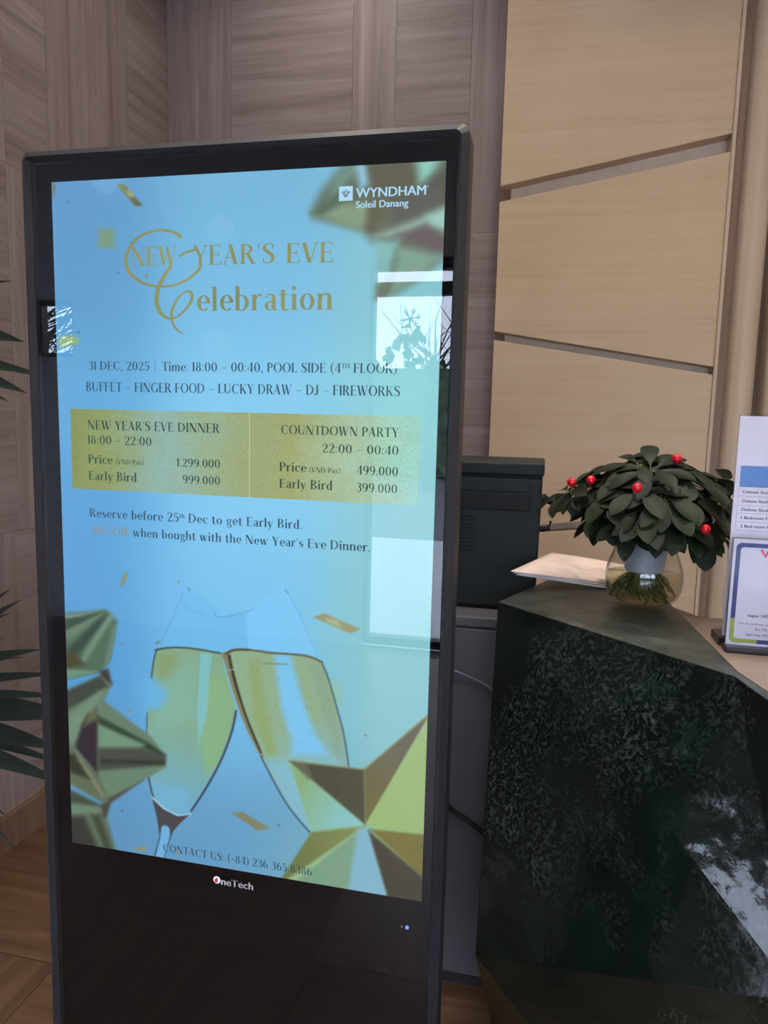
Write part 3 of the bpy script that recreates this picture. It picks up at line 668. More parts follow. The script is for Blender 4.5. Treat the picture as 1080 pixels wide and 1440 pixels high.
GL = {
 ' ': (.30, []),
 'A': (.76, D(.06,0,.39,1,t*1.1)+D(.60,0,.34,1,T*1.1)+H(.16,.55,.34)+H(0,.14,.015,t*.8)+H(.48,.74,.015,t*.8)),
 'B': (.66, V(.13)+A(.22,.75,.34,.25,-90,90)+A(.22,.26,.40,.26,-90,90)+H(.1,.24,.98)+H(.1,.24,.51)+H(.1,.24,.02)),
 'C': (.80, A(.44,.5,.42,.51,48,312)+tick(.70,.74,.2)),
 'D': (.82, V(.13)+A(.20,.5,.58,.5,-90,90)+H(.1,.22,.98)+H(.1,.22,.02)),
 'E': (.62, V(.13)+H(.1,.56,.98)+H(.1,.46,.52)+H(.1,.58,.02)+tick(.52,.84,.15)+tick(.44,.44,.16)+tick(.55,.01,.17)),
 'F': (.58, V(.13)+H(.1,.56,.98)+H(.1,.46,.52)+tick(.52,.84,.15)+tick(.44,.44,.16)),
 'G': (.84, A(.44,.5,.42,.51,48,318)+tick(.70,.74,.2)+V(.70,.05,.42,T*.9,'t')),
 'H': (.80, V(.13)+V(.67)+H(.1,.7,.52)),
 'I': (.28, V(.14)),
 'J': (.42, V(.28,.18,1,T,'t')+A(.14,.18,.205,.2,-160,0)),
 'K': (.74, V(.13)+D(.22,.42,.60,1,t*1.1)+D(.62,0,.30,.56,T*1.1)+H(.50,.70,.985,t*.8)+H(.50,.74,.015,t*.8)),
 'L': (.58, V(.13)+H(.1,.54,.02)+tick(.52,.01,.18)),
 'M': (.94, V(.10,0,1,t,'bt')+V(.80)+D(.45,0,.14,1,T)+D(.44,0,.76,1,t)),
 'N': (.84, V(.10,0,1,t*1.2,'bt')+V(.72,0,1,t*1.2,'bt')+D(.66,0,.14,1,T*1.2)),
 'O': (.86, A(.43,.5,.42,.51,0,360,T,t,36)),
 'P': (.62, V(.13)+A(.22,.72,.38,.28,-90,90)+H(.1,.24,.98)+H(.1,.24,.46)),
 'R': (.72, V(.13)+A(.22,.74,.37,.26,-90,90)+H(.1,.24,.98)+H(.1,.24,.50)+D(.62,0,.36,.50,T*1.1)+H(.5,.74,.015,t*.8)),
 'S': (.60, rib([(.50,.78),(.46,.94),(.29,.985),(.12,.88),(.12,.70),(.30,.54),(.46,.40),(.50,.22),(.38,.05),(.24,.01),(.08,.10),(.06,.26)], [t,t,t,T*.7,T,T*1.15,T*1.15,T,T*.6,t,t,t])+tick(.49,.76,.2)+tick(.045,.03,.22)),
 'T': (.68, V(.34,0,1,T,'b')+H(.03,.65,.98)+tick(.02,.82,.17)+tick(.62,.82,.17)),
 'U': (.80, V(.14,.26,1,T,'t')+V(.66,.26,1,t*1.2,'t')+A(.375,.27,.303,.28,180,360,T*.9,t)),
 'V': (.74, D(.36,0,.10,1,T*1.1)+D(.38,0,.66,1,t*1.1)+H(0,.22,.985,t*.8)+H(.56,.76,.985,t*.8)),
 'W': (1.08, D(.31,0,.10,1,T*1.05)+D(.33,0,.52,.86,t)+D(.72,0,.48,1,T*1.05)+D(.74,0,.98,1,t)+H(0,.22,.985,t*.8)+H(.88,1.08,.985,t*.8)),
 'Y': (.72, V(.36,0,.46,T,'b')+D(.35,.42,.10,1,T*1.05)+D(.38,.44,.62,1,t*1.1)+H(0,.22,.985,t*.8)+H(.52,.72,.985,t*.8)),
 'a': (.52, rib([(.08,.52),(.14,.63),(.26,.655),(.37,.58),(.385,.42)], [t*1.6,t*1.3,t*1.4,T*.8,T])+V(.385,.05,.45,T,'')+rib([(.385,.05),(.42,.0),(.50,.04)], [T*.7,t*1.5,t])+A(.22,.18,.19,.19,60,300,T*.9,t)+rib([(.33,.38),(.22,.35),(.16,.33)], [t,t*1.2,t*1.2])+rib([(.22,.01),(.32,.05),(.36,.12)], [t,t,t])),
 'b': (.60, V(.12,0,1.02,T,'f')+A(.27,.325,.30,.34,-130,150)),
 'c': (.52, A(.29,.33,.27,.34,45,315)+dot(.46,.54,.06)),
 'd': (.60, V(.46,0,1.02,T,'bf')+A(.32,.325,.30,.34,40,320)),
 'e': (.54, A(.29,.33,.27,.34,0,318)+H(.12,.55,.345)),
 'f': (.36, V(.15,0,.84,T,'b')+rib([(.15,.82),(.18,.97),(.28,1.02),(.36,.95)], [T,T*.7,t*1.3,t*1.8])+H(.0,.32,X-.02)),
 'g': (.56, A(.26,.42,.22,.24,0,360,T*.85,t)+rib([(.16,.20),(.10,.10),(.24,.03),(.42,.0),(.50,-.12),(.38,-.26),(.20,-.27),(.07,-.18),(.12,-.05)], [t,T*.5,T*.7,T*.8,T*.6,t*1.3,t*1.3,T*.5,t])+rib([(.42,.58),(.50,.66),(.56,.64)], [t,t,t*2])),
 'h': (.62, V(.12,0,1.02,T,'bf')+V(.48,0,.44,T,'b')+rib([(.16,.46),(.26,.62),(.38,.645),(.47,.56),(.48,.42)], [t,t*1.3,t*1.8,T*.9,T])),
 'i': (.27, V(.13,0,X,T,'bf')+dot(.12,.90,.09)),
 'l': (.27, V(.13,0,1.02,T,'bf')),
 'm': (.94, V(.12,0,X,T,'bf')+V(.46,0,.44,T,'b')+V(.80,0,.44,T,'b')+rib([(.16,.46),(.25,.62),(.36,.645),(.45,.56),(.46,.42)], [t,t*1.3,t*1.8,T*.9,T])+rib([(.50,.46),(.59,.62),(.70,.645),(.79,.56),(.80,.42)], [t,t*1.3,t*1.8,T*.9,T])),
 'n': (.62, V(.12,0,X,T,'bf')+V(.48,0,.44,T,'b')+rib([(.16,.46),(.26,.62),(.38,.645),(.47,.56),(.48,.42)], [t,t*1.3,t*1.8,T*.9,T])),
 'o': (.60, A(.30,.33,.28,.34,0,360,T,t,30)),
 'p': (.60, V(.12,-.3,X,T,'bf')+A(.27,.325,.30,.34,-140,150)),
 'r': (.44, V(.12,0,X,T,'bf')+rib([(.16,.42),(.24,.60),(.34,.655),(.42,.60)], [t,t*1.3,t*2,T*.9])),
 's': (.46, rib([(.37,.50),(.34,.62),(.22,.655),(.10,.57),(.13,.43),(.26,.33),(.37,.21),(.34,.06),(.20,.01),(.08,.06),(.06,.18)], [t,t,t,T*.6,T,T*1.1,T,T*.6,t,t,t])),
 't': (.40, V(.16,.10,.84,T,'')+H(.0,.36,X-.02)+rib([(.16,.12),(.20,.01),(.30,.0),(.38,.08)], [T,T*.6,t*1.3,t])),
 'u': (.62, V(.12,.2,X,T,'f')+V(.48,0,X,T,'bf')+rib([(.12,.22),(.15,.06),(.26,.01),(.40,.12)], [T,T*.8,t*1.5,t])),
 'v': (.56, D(.27,0,.10,X,T)+D(.29,0,.47,X,t)+H(.0,.2,X-.015,t*.8)+H(.38,.56,X-.015,t*.8)),
 'w': (.84, D(.25,0,.10,X,T)+D(.27,0,.41,X*.9,t)+D(.56,0,.40,X,T)+D(.58,0,.74,X,t)+H(.0,.2,X-.015,t*.8)+H(.66,.84,X-.015,t*.8)),
 'x': (.54, D(.44,0,.10,X,T)+D(.08,0,.44,X,t)+H(.0,.2,.015,t*.8)+H(.34,.54,X-.015,t*.8)),
 'y': (.56, D(.28,0,.10,X,T)+rib([(.47,.65),(.30,.05),(.18,-.24),(.06,-.24)], [t,t,t*1.3,T*.8])+H(.0,.2,X-.015,t*.8)+H(.38,.56,X-.015,t*.8)),
 '0': (.66, A(.33,.5,.30,.51,0,360,T,t,34)),
 '1': (.30, V(.15,0,1,T,'b')+[[(.0,.80),(.09,.90),(.09,1.0)]]),
 '2': (.60, rib([(.09,.74),(.14,.94),(.30,.985),(.46,.88),(.47,.68),(.34,.44),(.08,.06)], [T*.7,t*1.2,t,T*.8,T,T*.7,t*1.1])+H(.05,.56,.05,.10)+tick(.53,.03,.17)),
 '3': (.58, rib([(.09,.80),(.16,.96),(.28,.985),(.43,.88),(.43,.68),(.26,.54)], [T*.6,t,t,T*.9,T*.9,t])+rib([(.24,.54),(.44,.46),(.50,.28),(.42,.07),(.26,.01),(.10,.06),(.06,.20)], [t,T*.8,T,T*.8,t,t,T*.6])),
 '4': (.64, V(.46,0,1,T,'b')+D(.05,.27,.43,1,t*1.2)+H(.02,.62,.27)),
 '5': (.58, V(.14,.50,1,t*1.2,'')+H(.12,.50,.945,.10)+rib([(.14,.52),(.26,.62),(.42,.56),(.50,.33),(.42,.09),(.26,.01),(.10,.06),(.06,.20)], [t,t,T*.8,T,T*.8,t,t,T*.6])),
 '6': (.64, A(.33,.30,.29,.31,0,360,T*.95,t,30)+rib([(.10,.32),(.13,.66),(.28,.93),(.48,.99)], [T,T*.95,T*.5,t])),
 '8': (.62, A(.31,.75,.23,.25,0,360,T*.8,t,28)+A(.31,.27,.28,.28,0,360,T,t,30)),
 '9': (.64, A(.31,.69,.29,.31,0,360,T*.95,t,30)+rib([(.54,.68),(.51,.34),(.36,.07),(.16,.01)], [T,T*.95,T*.5,t])),
 ':': (.24, dot(.12,.12,.065)+dot(.12,.62,.065)), '.': (.22, dot(.11,.06,.065)),
 ',': (.24, dot(.12,.06,.065)+rib([(.17,.06),(.16,-.08),(.08,-.16)], [t*2,t*1.5,t])),
 '-': (.62, H(.06,.56,.40)), '|': (.40, V(.2,-.08,1.05,t,'')),
 '(': (.38, rib([(.34,1.08),(.16,.78),(.12,.45),(.16,.12),(.34,-.18)], [t,T*.6,T*.8,T*.6,t])),
 ')': (.38, rib([(.04,1.08),(.22,.78),(.26,.45),(.22,.12),(.04,-.18)], [t,T*.6,T*.8,T*.6,t])),
 "'": (.20, [[(.05,1.0),(.15,1.0),(.11,.72),(.08,.72)]]), '+': (.5, H(.05,.45,.42)+V(.25,.22,.62,t,'')),
 '/': (.40, D(.04,-.05,.36,1.0,t*1.1)),
 '%': (.84, A(.20,.77,.17,.22,0,360,T*.6,t,20)+A(.62,.22,.17,.22,0,360,T*.6,t,20)+D(.20,0,.62,1,t)),
}
def layout(text, track=.06):
    """polygons of a line of text, cap height 1; ^..^ is superscript"""
    x, out_, sup = 0, [], False
    for ch in text:
        if ch == '^': sup = not sup; continue
        adv, polys = GL[ch]; k_, dy = (.52,.46) if sup else (1,0)
        for p in polys: out_.append([(x+a_[0]*k_, dy+a_[1]*k_) for a_ in p])
        x += (adv+track)*k_
    return out_, x-track
def letters(mb, text, p0, p1, cap, y=-.0009, track=.06):
    """set a line on the screen plane from baseline point p0 to p1 (measured on the photograph)"""
    a_, b_ = SP(*p0), SP(*p1); c_ = SP(p0[0], p0[1]-cap); h = abs(c_[2]-a_[2])
    polys, wd = layout(text, track); k_ = (b_[0]-a_[0])/wd; z = (a_[2]+b_[2])/2
    for p in polys:
        pts = [(a_[0]+q_[0]*k_, y, z+q_[1]*h) for q_ in p]
        mb.add(pts, [tuple(range(len(pts)))])
def art(mb, name, mat, label=None):
    o = mb.build(name, mat); o.parent = screen; o.location = (0,0,0)
    if label: o['label'] = label
    return o
GOLD = emit('gold poster ink', (134,140,98), 1, (150,158,104)); DARK = emit('dark poster ink', (44,70,92), 1, (58,88,104)); WHITE = emit('white poster ink', (178,226,255))
DARK2 = emit('dark poster ink on gold', (34,58,54), 1, (54,80,78))
mb = MB()
letters(mb, "NEW", (185.4,374.5), (250,373.4), 27, track=.05)
letters(mb, "YEAR'S", (272,373), (387,370.4), 27.5)
letters(mb, "EVE", (403,370.2), (469.6,369), 28)
letters(mb, "elebration", (277,436.8), (468.6,435.9), 33)
O1 = lambda x, y: (160+x*.3056, 310+y*.3056)
def swirl(pts, ws):
    P_ = smooth([O1(*p) for p in pts], 8); k_ = np.interp(np.linspace(0, len(ws)-1, len(P_)), range(len(ws)), ws)
    w3 = [SP(*p) for p in P_]
    for q_ in ribbon([(p[0], p[2]) for p in w3], [v*.000305 for v in k_]):
        mb.add([(p[0], -.0007, p[1]) for p in q_], [(0,1,2,3)])
swirl([(312,78),(270,53),(200,47),(120,75),(72,130),(57,190),(77,245),(130,286),(200,304),(270,300),(335,275),(382,238),(404,208)], [16,12,10,12,15,18,17,12,9,9,11,12,12])
swirl([(302,166),(335,147),(376,136)], [9,11,10])
swirl([(268,205),(237,250),(207,310),(198,370),(216,425),(252,450),(290,445),(335,405),(361,360),(352,328),(326,332),(292,365),(268,420),(272,470),(292,503),(320,521)], [12,16,20,22,18,10,7,10,16,12,7,11,14,12,9,5])
art(mb, 'headline_lettering', GOLD, 'gold headline and swash lettering')
mb = MB()
letters(mb, "31 DEC, 2025", (125.1,520), (210.5,521), 12); letters(mb, "|", (216,521), (221,521), 12)
letters(mb, "Time: 18:00 - 00:40, POOL SIDE (4^TH^ FLOOR)", (228.5,521.6), (559,525.4), 12.8)
letters(mb, "BUFFET - FINGER FOOD - LUCKY DRAW - DJ - FIREWORKS", (121.6,549.6), (562.9,557.9), 13)
letters(mb, "Reserve before 25^th^ Dec to get Early Bird.", (126.7,727.1), (425.5,743.4), 12)
letters(mb, "when bought with the New Year's Eve Dinner.", (187.4,755), (520.8,774.8), 12)
letters(mb, "CONTACT US: (+84) 236 365 8386", (230,1196.2), (438.9,1231.1), 10.5)
art(mb, 'event_lettering', DARK, 'dark event details lettering')
mb = MB(); letters(mb, "50% Off", (127.1,750.5), (180.3,754), 12)
art(mb, 'discount_lettering', emit('tan poster ink', (150,146,112)), 'tan discount lettering')
# price banner
def banner_mat():
    m, nt, out = new_mat('gold glitter banner'); v = coords(nt)
    sp_ = N(nt, 'ShaderNodeSeparateXYZ'); nt.links.new(v, sp_.inputs[0])
    mr = N(nt, 'ShaderNodeMapRange'); mr.inputs[1].default_value = SP(99,600)[0]; mr.inputs[2].default_value = SP(589,650)[0]; nt.links.new(sp_.outputs[0], mr.inputs[0])
    n1 = noise(nt, coords(nt, (9,1,9)), 1.5, 3, .6); ad = N(nt, 'ShaderNodeMath', operation='MULTIPLY_ADD'); ad.inputs[1].default_value = .22
    nt.links.new(n1, ad.inputs[0]); nt.links.new(mr.outputs[0], ad.inputs[2])
    st = N(nt, 'ShaderNodeMath', operation='SUBTRACT'); st.inputs[1].default_value = .11; nt.links.new(ad.outputs[0], st.inputs[0])
    n2 = noise(nt, v, 900, 2, .7)
    c1 = ramp(nt, st.outputs[0], [(0, lin((136,150,84))), (.12, lin((146,162,104))), (.28, lin((147,184,176))), (.42, lin((154,180,146))), (.55, lin((158,171,122))), (.66, lin((162,172,114))), (.82, lin((172,199,166))), (1, lin((160,214,202)))])
    c2 = ramp(nt, n2, [(.3, (.78,.78,.74)), (.5, (1,1,1)), (.72, (1.2,1.2,1.18))]); c_ = mixc(nt, 1, c1, c2, 'MULTIPLY')
    e = N(nt, 'ShaderNodeEmission'); nt.links.new(c_, e.inputs[0]); nt.links.new(e.outputs[0], out.inputs[0]); m.cycles.emission_sampling = 'NONE'; return m
mb = MB()
zt, zb = SP(99,573.5)[2], SP(103,687)[2]; xL = SP(99,573.5)[0]; xm = SP(351,640)[0]; xr = SP(589,650)[0]
zt = (zt+SP(588,587)[2])/2; zb = (zb+SP(588,711)[2])/2
mb.add([(xL,-.0004,zb),(xm-.0008,-.0004,zb),(xm-.0008,-.0004,zt),(xL,-.0004,zt)], [(0,1,2,3)])
mb.add([(xm+.0008,-.0004,zb),(xr,-.0004,zb),(xr,-.0004,zt),(xm+.0008,-.0004,zt)], [(0,1,2,3)])
art(mb, 'price_banner', banner_mat(), 'gold glitter banner')
mb = MB(); mb.add([(xm-.0008,-.0004,zb),(xm+.0008,-.0004,zb),(xm+.0008,-.0004,zt),(xm-.0008,-.0004,zt)], [(0,1,2,3)])
art(mb, 'banner_divider', emit('pale divider', (190,200,150)), 'pale line dividing the gold banner')
mb = MB()
letters(mb, "NEW YEAR'S EVE DINNER", (123.8,604.5), (309.3,607.8), 12.6); letters(mb, "18:00 - 22:00", (124,624), (213.8,626.9), 11.8)
letters(mb, "Price", (124.9,651.6), (158.9,652.6), 12.4); letters(mb, "(VND/Pax)", (163.3,652.7), (202.7,653.8), 7.2); letters(mb, "1.299.000", (249.3,656.2), (310,657.8), 11.6)
letters(mb, "Early Bird", (125.6,674.9), (192.9,677.2), 12.4); letters(mb, "999.000", (257.3,680), (310,681.4), 11.6)
letters(mb, "COUNTDOWN PARTY", (395.6,610.6), (561.1,614.6), 12.8); letters(mb, "22:00 - 00:40", (453.3,636.6), (560.7,639.4), 12.2)
letters(mb, "Price", (393.3,662.5), (431.1,663.6), 12.6); letters(mb, "(VND/Pax)", (435.1,664.3), (479.3,665.6), 7.2); letters(mb, "499.000", (501.6,667.3), (560,669), 12.4)
letters(mb, "Early Bird", (393.3,686.1), (467.8,688.8), 12.6); letters(mb, "399.000", (501.1,691.4), (558.9,693.4), 12.4)
art(mb, 'price_lettering', DARK2, 'dark price lettering on the gold banner')

# sans lettering from Blender's built-in typeface
def sans(text):
    cu = bpy.data.curves.new('lettering', 'FONT'); cu.body = text; cu.resolution_u = 3
    o = bpy.data.objects.new('lettering', cu); COL.objects.link(o); bpy.context.view_layer.update()
    dg = bpy.context.evaluated_depsgraph_get(); me_ = o.evaluated_get(dg).to_mesh()
    vs_ = [tuple(v.co[:2]) for v in me_.vertices]; fs_ = [tuple(p.vertices) for p in me_.polygons]
    o.evaluated_get(dg).to_mesh_clear(); bpy.data.objects.remove(o); bpy.data.curves.remove(cu)
    x0 = min(v[0] for v in vs_); x1 = max(v[0] for v in vs_)
    return [((v[0]-x0)/(x1-x0), v[1]/.73) for v in vs_], fs_
def sans_line(mb, text, o_, ex, ez, wd, h, bold=True):
    """o_: origin, ex / ez: unit directions, wd: width, h: cap height"""
    vs_, fs_ = sans(text); o_, ex, ez = Vector(o_), Vector(ex), Vector(ez)
    for sh in ((0, .045*h*1.2) if bold else (0,)): mb.add([o_+ex*(v[0]*wd+sh)+ez*(v[1]*h) for v in vs_], fs_)
def sans_px(mb, text, p0, p1, cap, y=-.0009):
    a_, b_ = SP(*p0), SP(*p1); h = abs(SP(p0[0],p0[1]-cap)[2]-a_[2])
    sans_line(mb, text, (a_[0],y,a_[2]), (1,0,0), (0,0,1), b_[0]-a_[0], h)
mb = MB()
sans_px(mb, 'WYNDHAM', (500.8,278.4), (598.5,275), 14); sans_px(mb, 'Soleil Danang', (500.6,293.2), (573.9,291), 10.5)
sans_px(mb, '.', (601,263), (602.5,263), 10)
x0, x1, z0, z1 = SP(477,270)[0], SP(496.4,270)[0], SP(485,282.8)[2], SP(485,262.3)[2]
mb.add([(x0,-.0009,z0),(x1,-.0009,z0),(x1,-.0009,z1),(x0,-.0009,z1)], [(0,1,2,3)])
art(mb, 'hotel_lettering', WHITE, 'white hotel lettering')
mb = MB(); ew, eh = x1-x0, z1-z0
def EP(u, v): return (x0+u*ew, z0+v*eh)
for pts_, w_ in (([(.20,.60),(.32,.50),(.46,.24)],.07),([(.30,.66),(.42,.56),(.55,.26)],.06),([(.80,.62),(.68,.50),(.55,.26)],.07),([(.70,.66),(.62,.58),(.55,.48)],.06),([(.42,.70),(.50,.62),(.58,.70)],.05),([(.47,.76),(.50,.74),(.53,.76)],.06)):
    for q_ in ribbon([EP(*p) for p in smooth(pts_, 5)], [w_*ew]*50):
        mb.add([(p[0],-.0012,p[1]) for p in q_], [(0,1,2,3)])
art(mb, 'hotel_emblem', emit('brown emblem ink', (98,92,84)), 'brown leaf emblem in the white square')

# printed maker mark, power light and sensor below the screen
mb = MB(); KY = -.0052
a_, b_ = SP(313.3,1239.3), SP(357.3,1248); h = abs(SP(313,1229.2)[2]-a_[2])
sans_line(mb, 'neTech', (a_[0],KY,a_[2]-.0015), (1,0,0), (0,0,1), b_[0]-a_[0], h)
c_ = SP(307.2,1234.2); mb.add([(c_[0]+.0054*math.cos(a*PI/12), KY, c_[2]+.0056*math.sin(a*PI/12)) for a in range(24)], [tuple(range(24))])
mk = mb.build('maker_lettering', simple('white print', (235,232,228), .5), kiosk)
RED = simple('red print', (196,38,66), .5)
mb = MB(); mb.add([(c_[0]+dx, KY-.0004, c_[2]+dz) for dx, dz in ((-.0038,-.0038),(.0012,-.0042),(.0018,.0034),(-.0012,.003),(-.0028,.0005))], [(0,1,2,3,4)])
ob = mb.build('maker_emblem', RED, kiosk); ob['label'] = 'red emblem inside the white letter'
LED = emit('blue power light', (80,110,255), 3)
c_ = SP(573.5,1300.5); mb = MB(); mb.prism([(c_[0]+.0022*math.cos(a*PI/6), c_[2]+.0022*math.sin(a*PI/6)) for a in range(12)], -.0062, -.0048, 1)
mb.build('power_light', LED, kiosk)['label'] = 'small blue power light'
c_ = SP(566,1299.3); mb = MB(); mb.prism([(c_[0]+.0012*math.cos(a*PI/6), c_[2]+.0012*math.sin(a*PI/6)) for a in range(12)], -.006, -.0048, 1)
mb.build('sensor', simple('grey sensor', (110,105,104), .4), kiosk)

# ------------------------------------------------------------------ cabinet and printer behind the kiosk
cab = thing('storage_cabinet', 'dark grey metal cabinet standing between the kiosk and the marble desk', 'cabinet', (.40,.86,0))
CY = .69; CX0, CX1 = .10, .63; ct = at(640,865,1,CY)[2]
mb = MB(); mb.box(CX0, CX1, CY, 1.15, .03, ct-.028); mb.build('body', CAB, cab, bevel=.003)
mb = MB(); mb.box(CX0, CX1, CY-.002, 1.15, ct-.025, ct); mb.build('top', CAB, cab, bevel=.004)
mb = MB(); mb.box(CX0+.01, CX1-.01, CY+.006, 1.14, .0, .03); mb.build('plinth', CABD, cab)
mb = MB(); mb.box(CX0+.003, CX1-.003, CY+.004, 1.14, ct-.028, ct-.025); mb.build('seam', CABD, cab)
PY0 = .765; px1 = at(766,650,1,PY0)[0]; pt = at(720,650,1,PY0)[2]; PX0 = .22
prn = thing('office_printer', 'black office printer on the grey cabinet, back side facing out', 'printer', ((PX0+px1)/2, .86, ct))
zl = at(700,668,1,PY0)[2]
mb = MB(); mb.prism([(PX0,ct+.006),(px1-.006,ct+.006),(px1-.002,zl-.006),(PX0,zl-.006)], PY0, 1.04, 1); mb.build('body', PRN, prn, bevel=.006, segs=3)
mb = MB(); mb.box(PX0-.003, px1+.001, PY0-.004, 1.05, zl, pt); mb.build('scanner_lid', PRN, prn, bevel=.006, segs=3)
mb = MB(); mb.box(PX0+.01, px1-.01, PY0+.008, 1.03, ct, ct+.01); mb.build('base', PRN2, prn)
mb = MB(); mb.box(PX0+.01, px1-.012, PY0+.01, 1.03, zl-.008, zl+.002); mb.build('lid_gap', PRN2, prn)
def pz(py): return at(700,py,1,PY0)[2]
xa = at(745,690,1,PY0)[0]
mb = MB(); mb.box(PX0+.05, xa, PY0-.004, PY0+.02, pz(691), pz(672)); mb.build('rear_tray_flap', PRN, prn, bevel=.002)
mb = MB(); mb.box(PX0+.04, xa+.003, PY0-.0025, PY0+.02, pz(717), pz(694)); mb.build('access_panel', PRN2, prn, bevel=.0015)
mb = MB()
for k in range(10):
    z = at(650,724+k*5.2,1,PY0)[2]; mb.box(at(612,740,1,PY0)[0], at(667,740,1,PY0)[0], PY0-.002, PY0+.01, z-.0022, z+.0012)
mb.build('vent_grille', PRN2, prn, bevel=.0008)
c0, c1_ = at(766,702,1,.82), at(786,709,1,.82)
mb = MB(); mb.box(px1-.02, c0[0]+.004, .805, .835, c0[2]-.011, c0[2]+.011); mb.tube([(c0[0],.82,c0[2]), tuple(c1_), tuple(at(792,713,1,.83)), (px1+.045,.88,c0[2]-.03), (px1+.03,1.0,c0[2]-.05)], [.009,.007,.005,.004,.004], 8)
mb.build('power_plug', PRN2, prn, True)
h0, h1, h2 = at(764,744,1,.84), at(771,743,1,.84), at(775,733,1,.84)
mb = MB(); mb.tube([(px1-.02,.84,h0[2]), tuple(h0), tuple(h1), tuple(h2)], [.006,.006,.006,.004], 8); mb.build('latch', PRN2, prn)

# cables
CBL1 = simple('blue grey cable sheath', (84,92,104), .5); CBL2 = black('black cable sheath', (16,16,18), .5)
def cable(name, pts, r, mat, label):
    mb = MB(); mb.tube(smooth([tuple(p) for p in pts], 8), r, 8); o = mb.build(name, mat, None, True); return tag(o, label, 'cable')
def cab_pt(px, py, off=.006): return at(px, py, 1, CY-off)
# ------------------------------------------------------------------ marble reception desk
Z1 = 1.0
Ax, Ay = at(700,846,2,Z1)[:2]; Bx, By = Ax+.4*.36, Ay+.36; 
Cc = at(1033,951,2,Z1)[:2]; Ci = at(1036,944,2,Z1)[:2]; Dd = at(1080,985,2,Z1)[:2]; Di = at(1080,956,2,Z1)[:2]; Ee = at(942,848,2,Z1)[:2]
dirA = np.array([Cc[0]-Ax, Cc[1]-Ay]); dirA /= np.hypot(*dirA); nA = np.array([dirA[1], -dirA[0]])       # outward normal of the long face
if nA[1] > 0: nA = -nA
def on_face(px, py, flare=.012):
    """point of the long front face seen at a pixel of the photograph"""
    d_ = ray(px, py); P0 = np.array([Ax, Ay, Z1]); n3 = np.array([nA[0], nA[1], flare]); n3 = n3/np.linalg.norm(n3)
    s_ = ((P0-CAM)@n3)/(d_@n3); return CAM+s_*d_
def on_plane(px, py, n3):
    d_ = ray(px, py); P0 = np.array([Cc[0], Cc[1], Z1]); n3 = np.array(n3)
    return CAM+d_*(((P0-CAM)@n3)/(d_@n3))
NF = (-.73, -.60, .33)                       # the long face leans back like a cut rock
a1 = on_plane(668,1343,NF); c1 = on_plane(1130,1412,NF)
desk = thing('reception_desk', 'dark green marble reception desk block with a faceted front', 'reception desk', (1.1,.45,0))
dd = np.array(Dd)-np.array(Cc); dd /= np.hypot(*dd); D2 = np.array(Dd)+dd*.62; D2i = D2+np.array([.02,.09])
d1 = np.array([D2[0]+.03, D2[1]-.12, c1[2]-.05])
mb = MB()
top = [(Ax,Ay,Z1),(Cc[0],Cc[1],Z1),(D2[0],D2[1],Z1),(D2i[0],D2i[1],Z1),(Ci[0],Ci[1],Z1),(Ee[0],Ee[1],Z1),(Ee[0]-.008,Ee[1]+.35,Z1),(Bx+.05,By+.12,Z1)]
nin = -nA
foot = [a1[0]+.028, a1[1]+.03]
low = [tuple(a1), tuple(c1), tuple(d1), (D2i[0],D2i[1]-.02,c1[2]), (Ci[0]+.02,Ci[1]+.10,c1[2]), (Ee[0],Ee[1],.4), (Ee[0]-.008,Ee[1]+.35,.35), (Bx+.05,By+.12,a1[2])]
ft = [(.628,.53,0),(c1[0]+.0,c1[1]+.30,0),(d1[0],d1[1]+.20,0),(D2i[0],D2i[1]+.10,0),(Ci[0]+.04,Ci[1]+.24,0),(Ee[0],Ee[1]+.02,0),(Ee[0]-.008,Ee[1]+.34,0),(Bx+.06,By+.12,0)]
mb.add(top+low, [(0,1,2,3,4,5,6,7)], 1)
n = 8
mb.add(top+low+ft, [(i, (i+1)%n, n+(i+1)%n, n+i) for i in range(n)]+[(n+i, n+(i+1)%n, 2*n+(i+1)%n, 2*n+i) for i in range(n)]+[tuple(range(2*n,3*n))[::-1]])
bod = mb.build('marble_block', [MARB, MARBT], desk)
bm = bmesh.new(); bm.from_mesh(bod.data); bmesh.ops.remove_doubles(bm, verts=bm.verts, dist=1e-5)
bmesh.ops.recalc_face_normals(bm, faces=bm.faces); bm.to_mesh(bod.data); bm.free()
bv = bod.modifiers.new('bevel', 'BEVEL'); bv.width = .002; bv.segments = 2; bv.limit_method = 'ANGLE'; bv.angle_limit = .25
mb = MB()
q0, q1 = np.array([Ci[0]+.002,Ci[1]+.002]), np.array([Ee[0]+.002,Ee[1]-.03])
mb.prism([tuple(q0), (D2i[0],D2i[1]+.001), (D2i[0]+.02,.50), (.952,.478), tuple(q1)], Z1-.03, Z1-.001, 2)
ctop = mb.build('worktop', BEIGE); tag(ctop, 'beige stone worktop set behind the marble rim, under the white signs', 'worktop')
mb = MB(); mb.prism([(1.02,.42),(D2i[0]-.1,.42),(D2i[0]-.1,.47),(1.02,.47)], 0, Z1-.031, 2); mb.build('support', WOODD, ctop)

cable('power_cable', [(.45,CY-.02,.84), cab_pt(622,936,.012), cab_pt(645,946,.008), cab_pt(668,956,.008), cab_pt(690,969,.008), (.62,CY-.008,.70)], .0035, CBL1, 'thin blue-grey cable draped across the cabinet side, the upper one')
cable('power_cable', [(.44,CY-.02,.52), cab_pt(632,1136,.012), cab_pt(652,1150,.008), cab_pt(672,1165,.008), cab_pt(690,1180,.008), (.625,CY-.012,.36)], .0055, CBL2, 'thick black cable hanging low across the cabinet side')

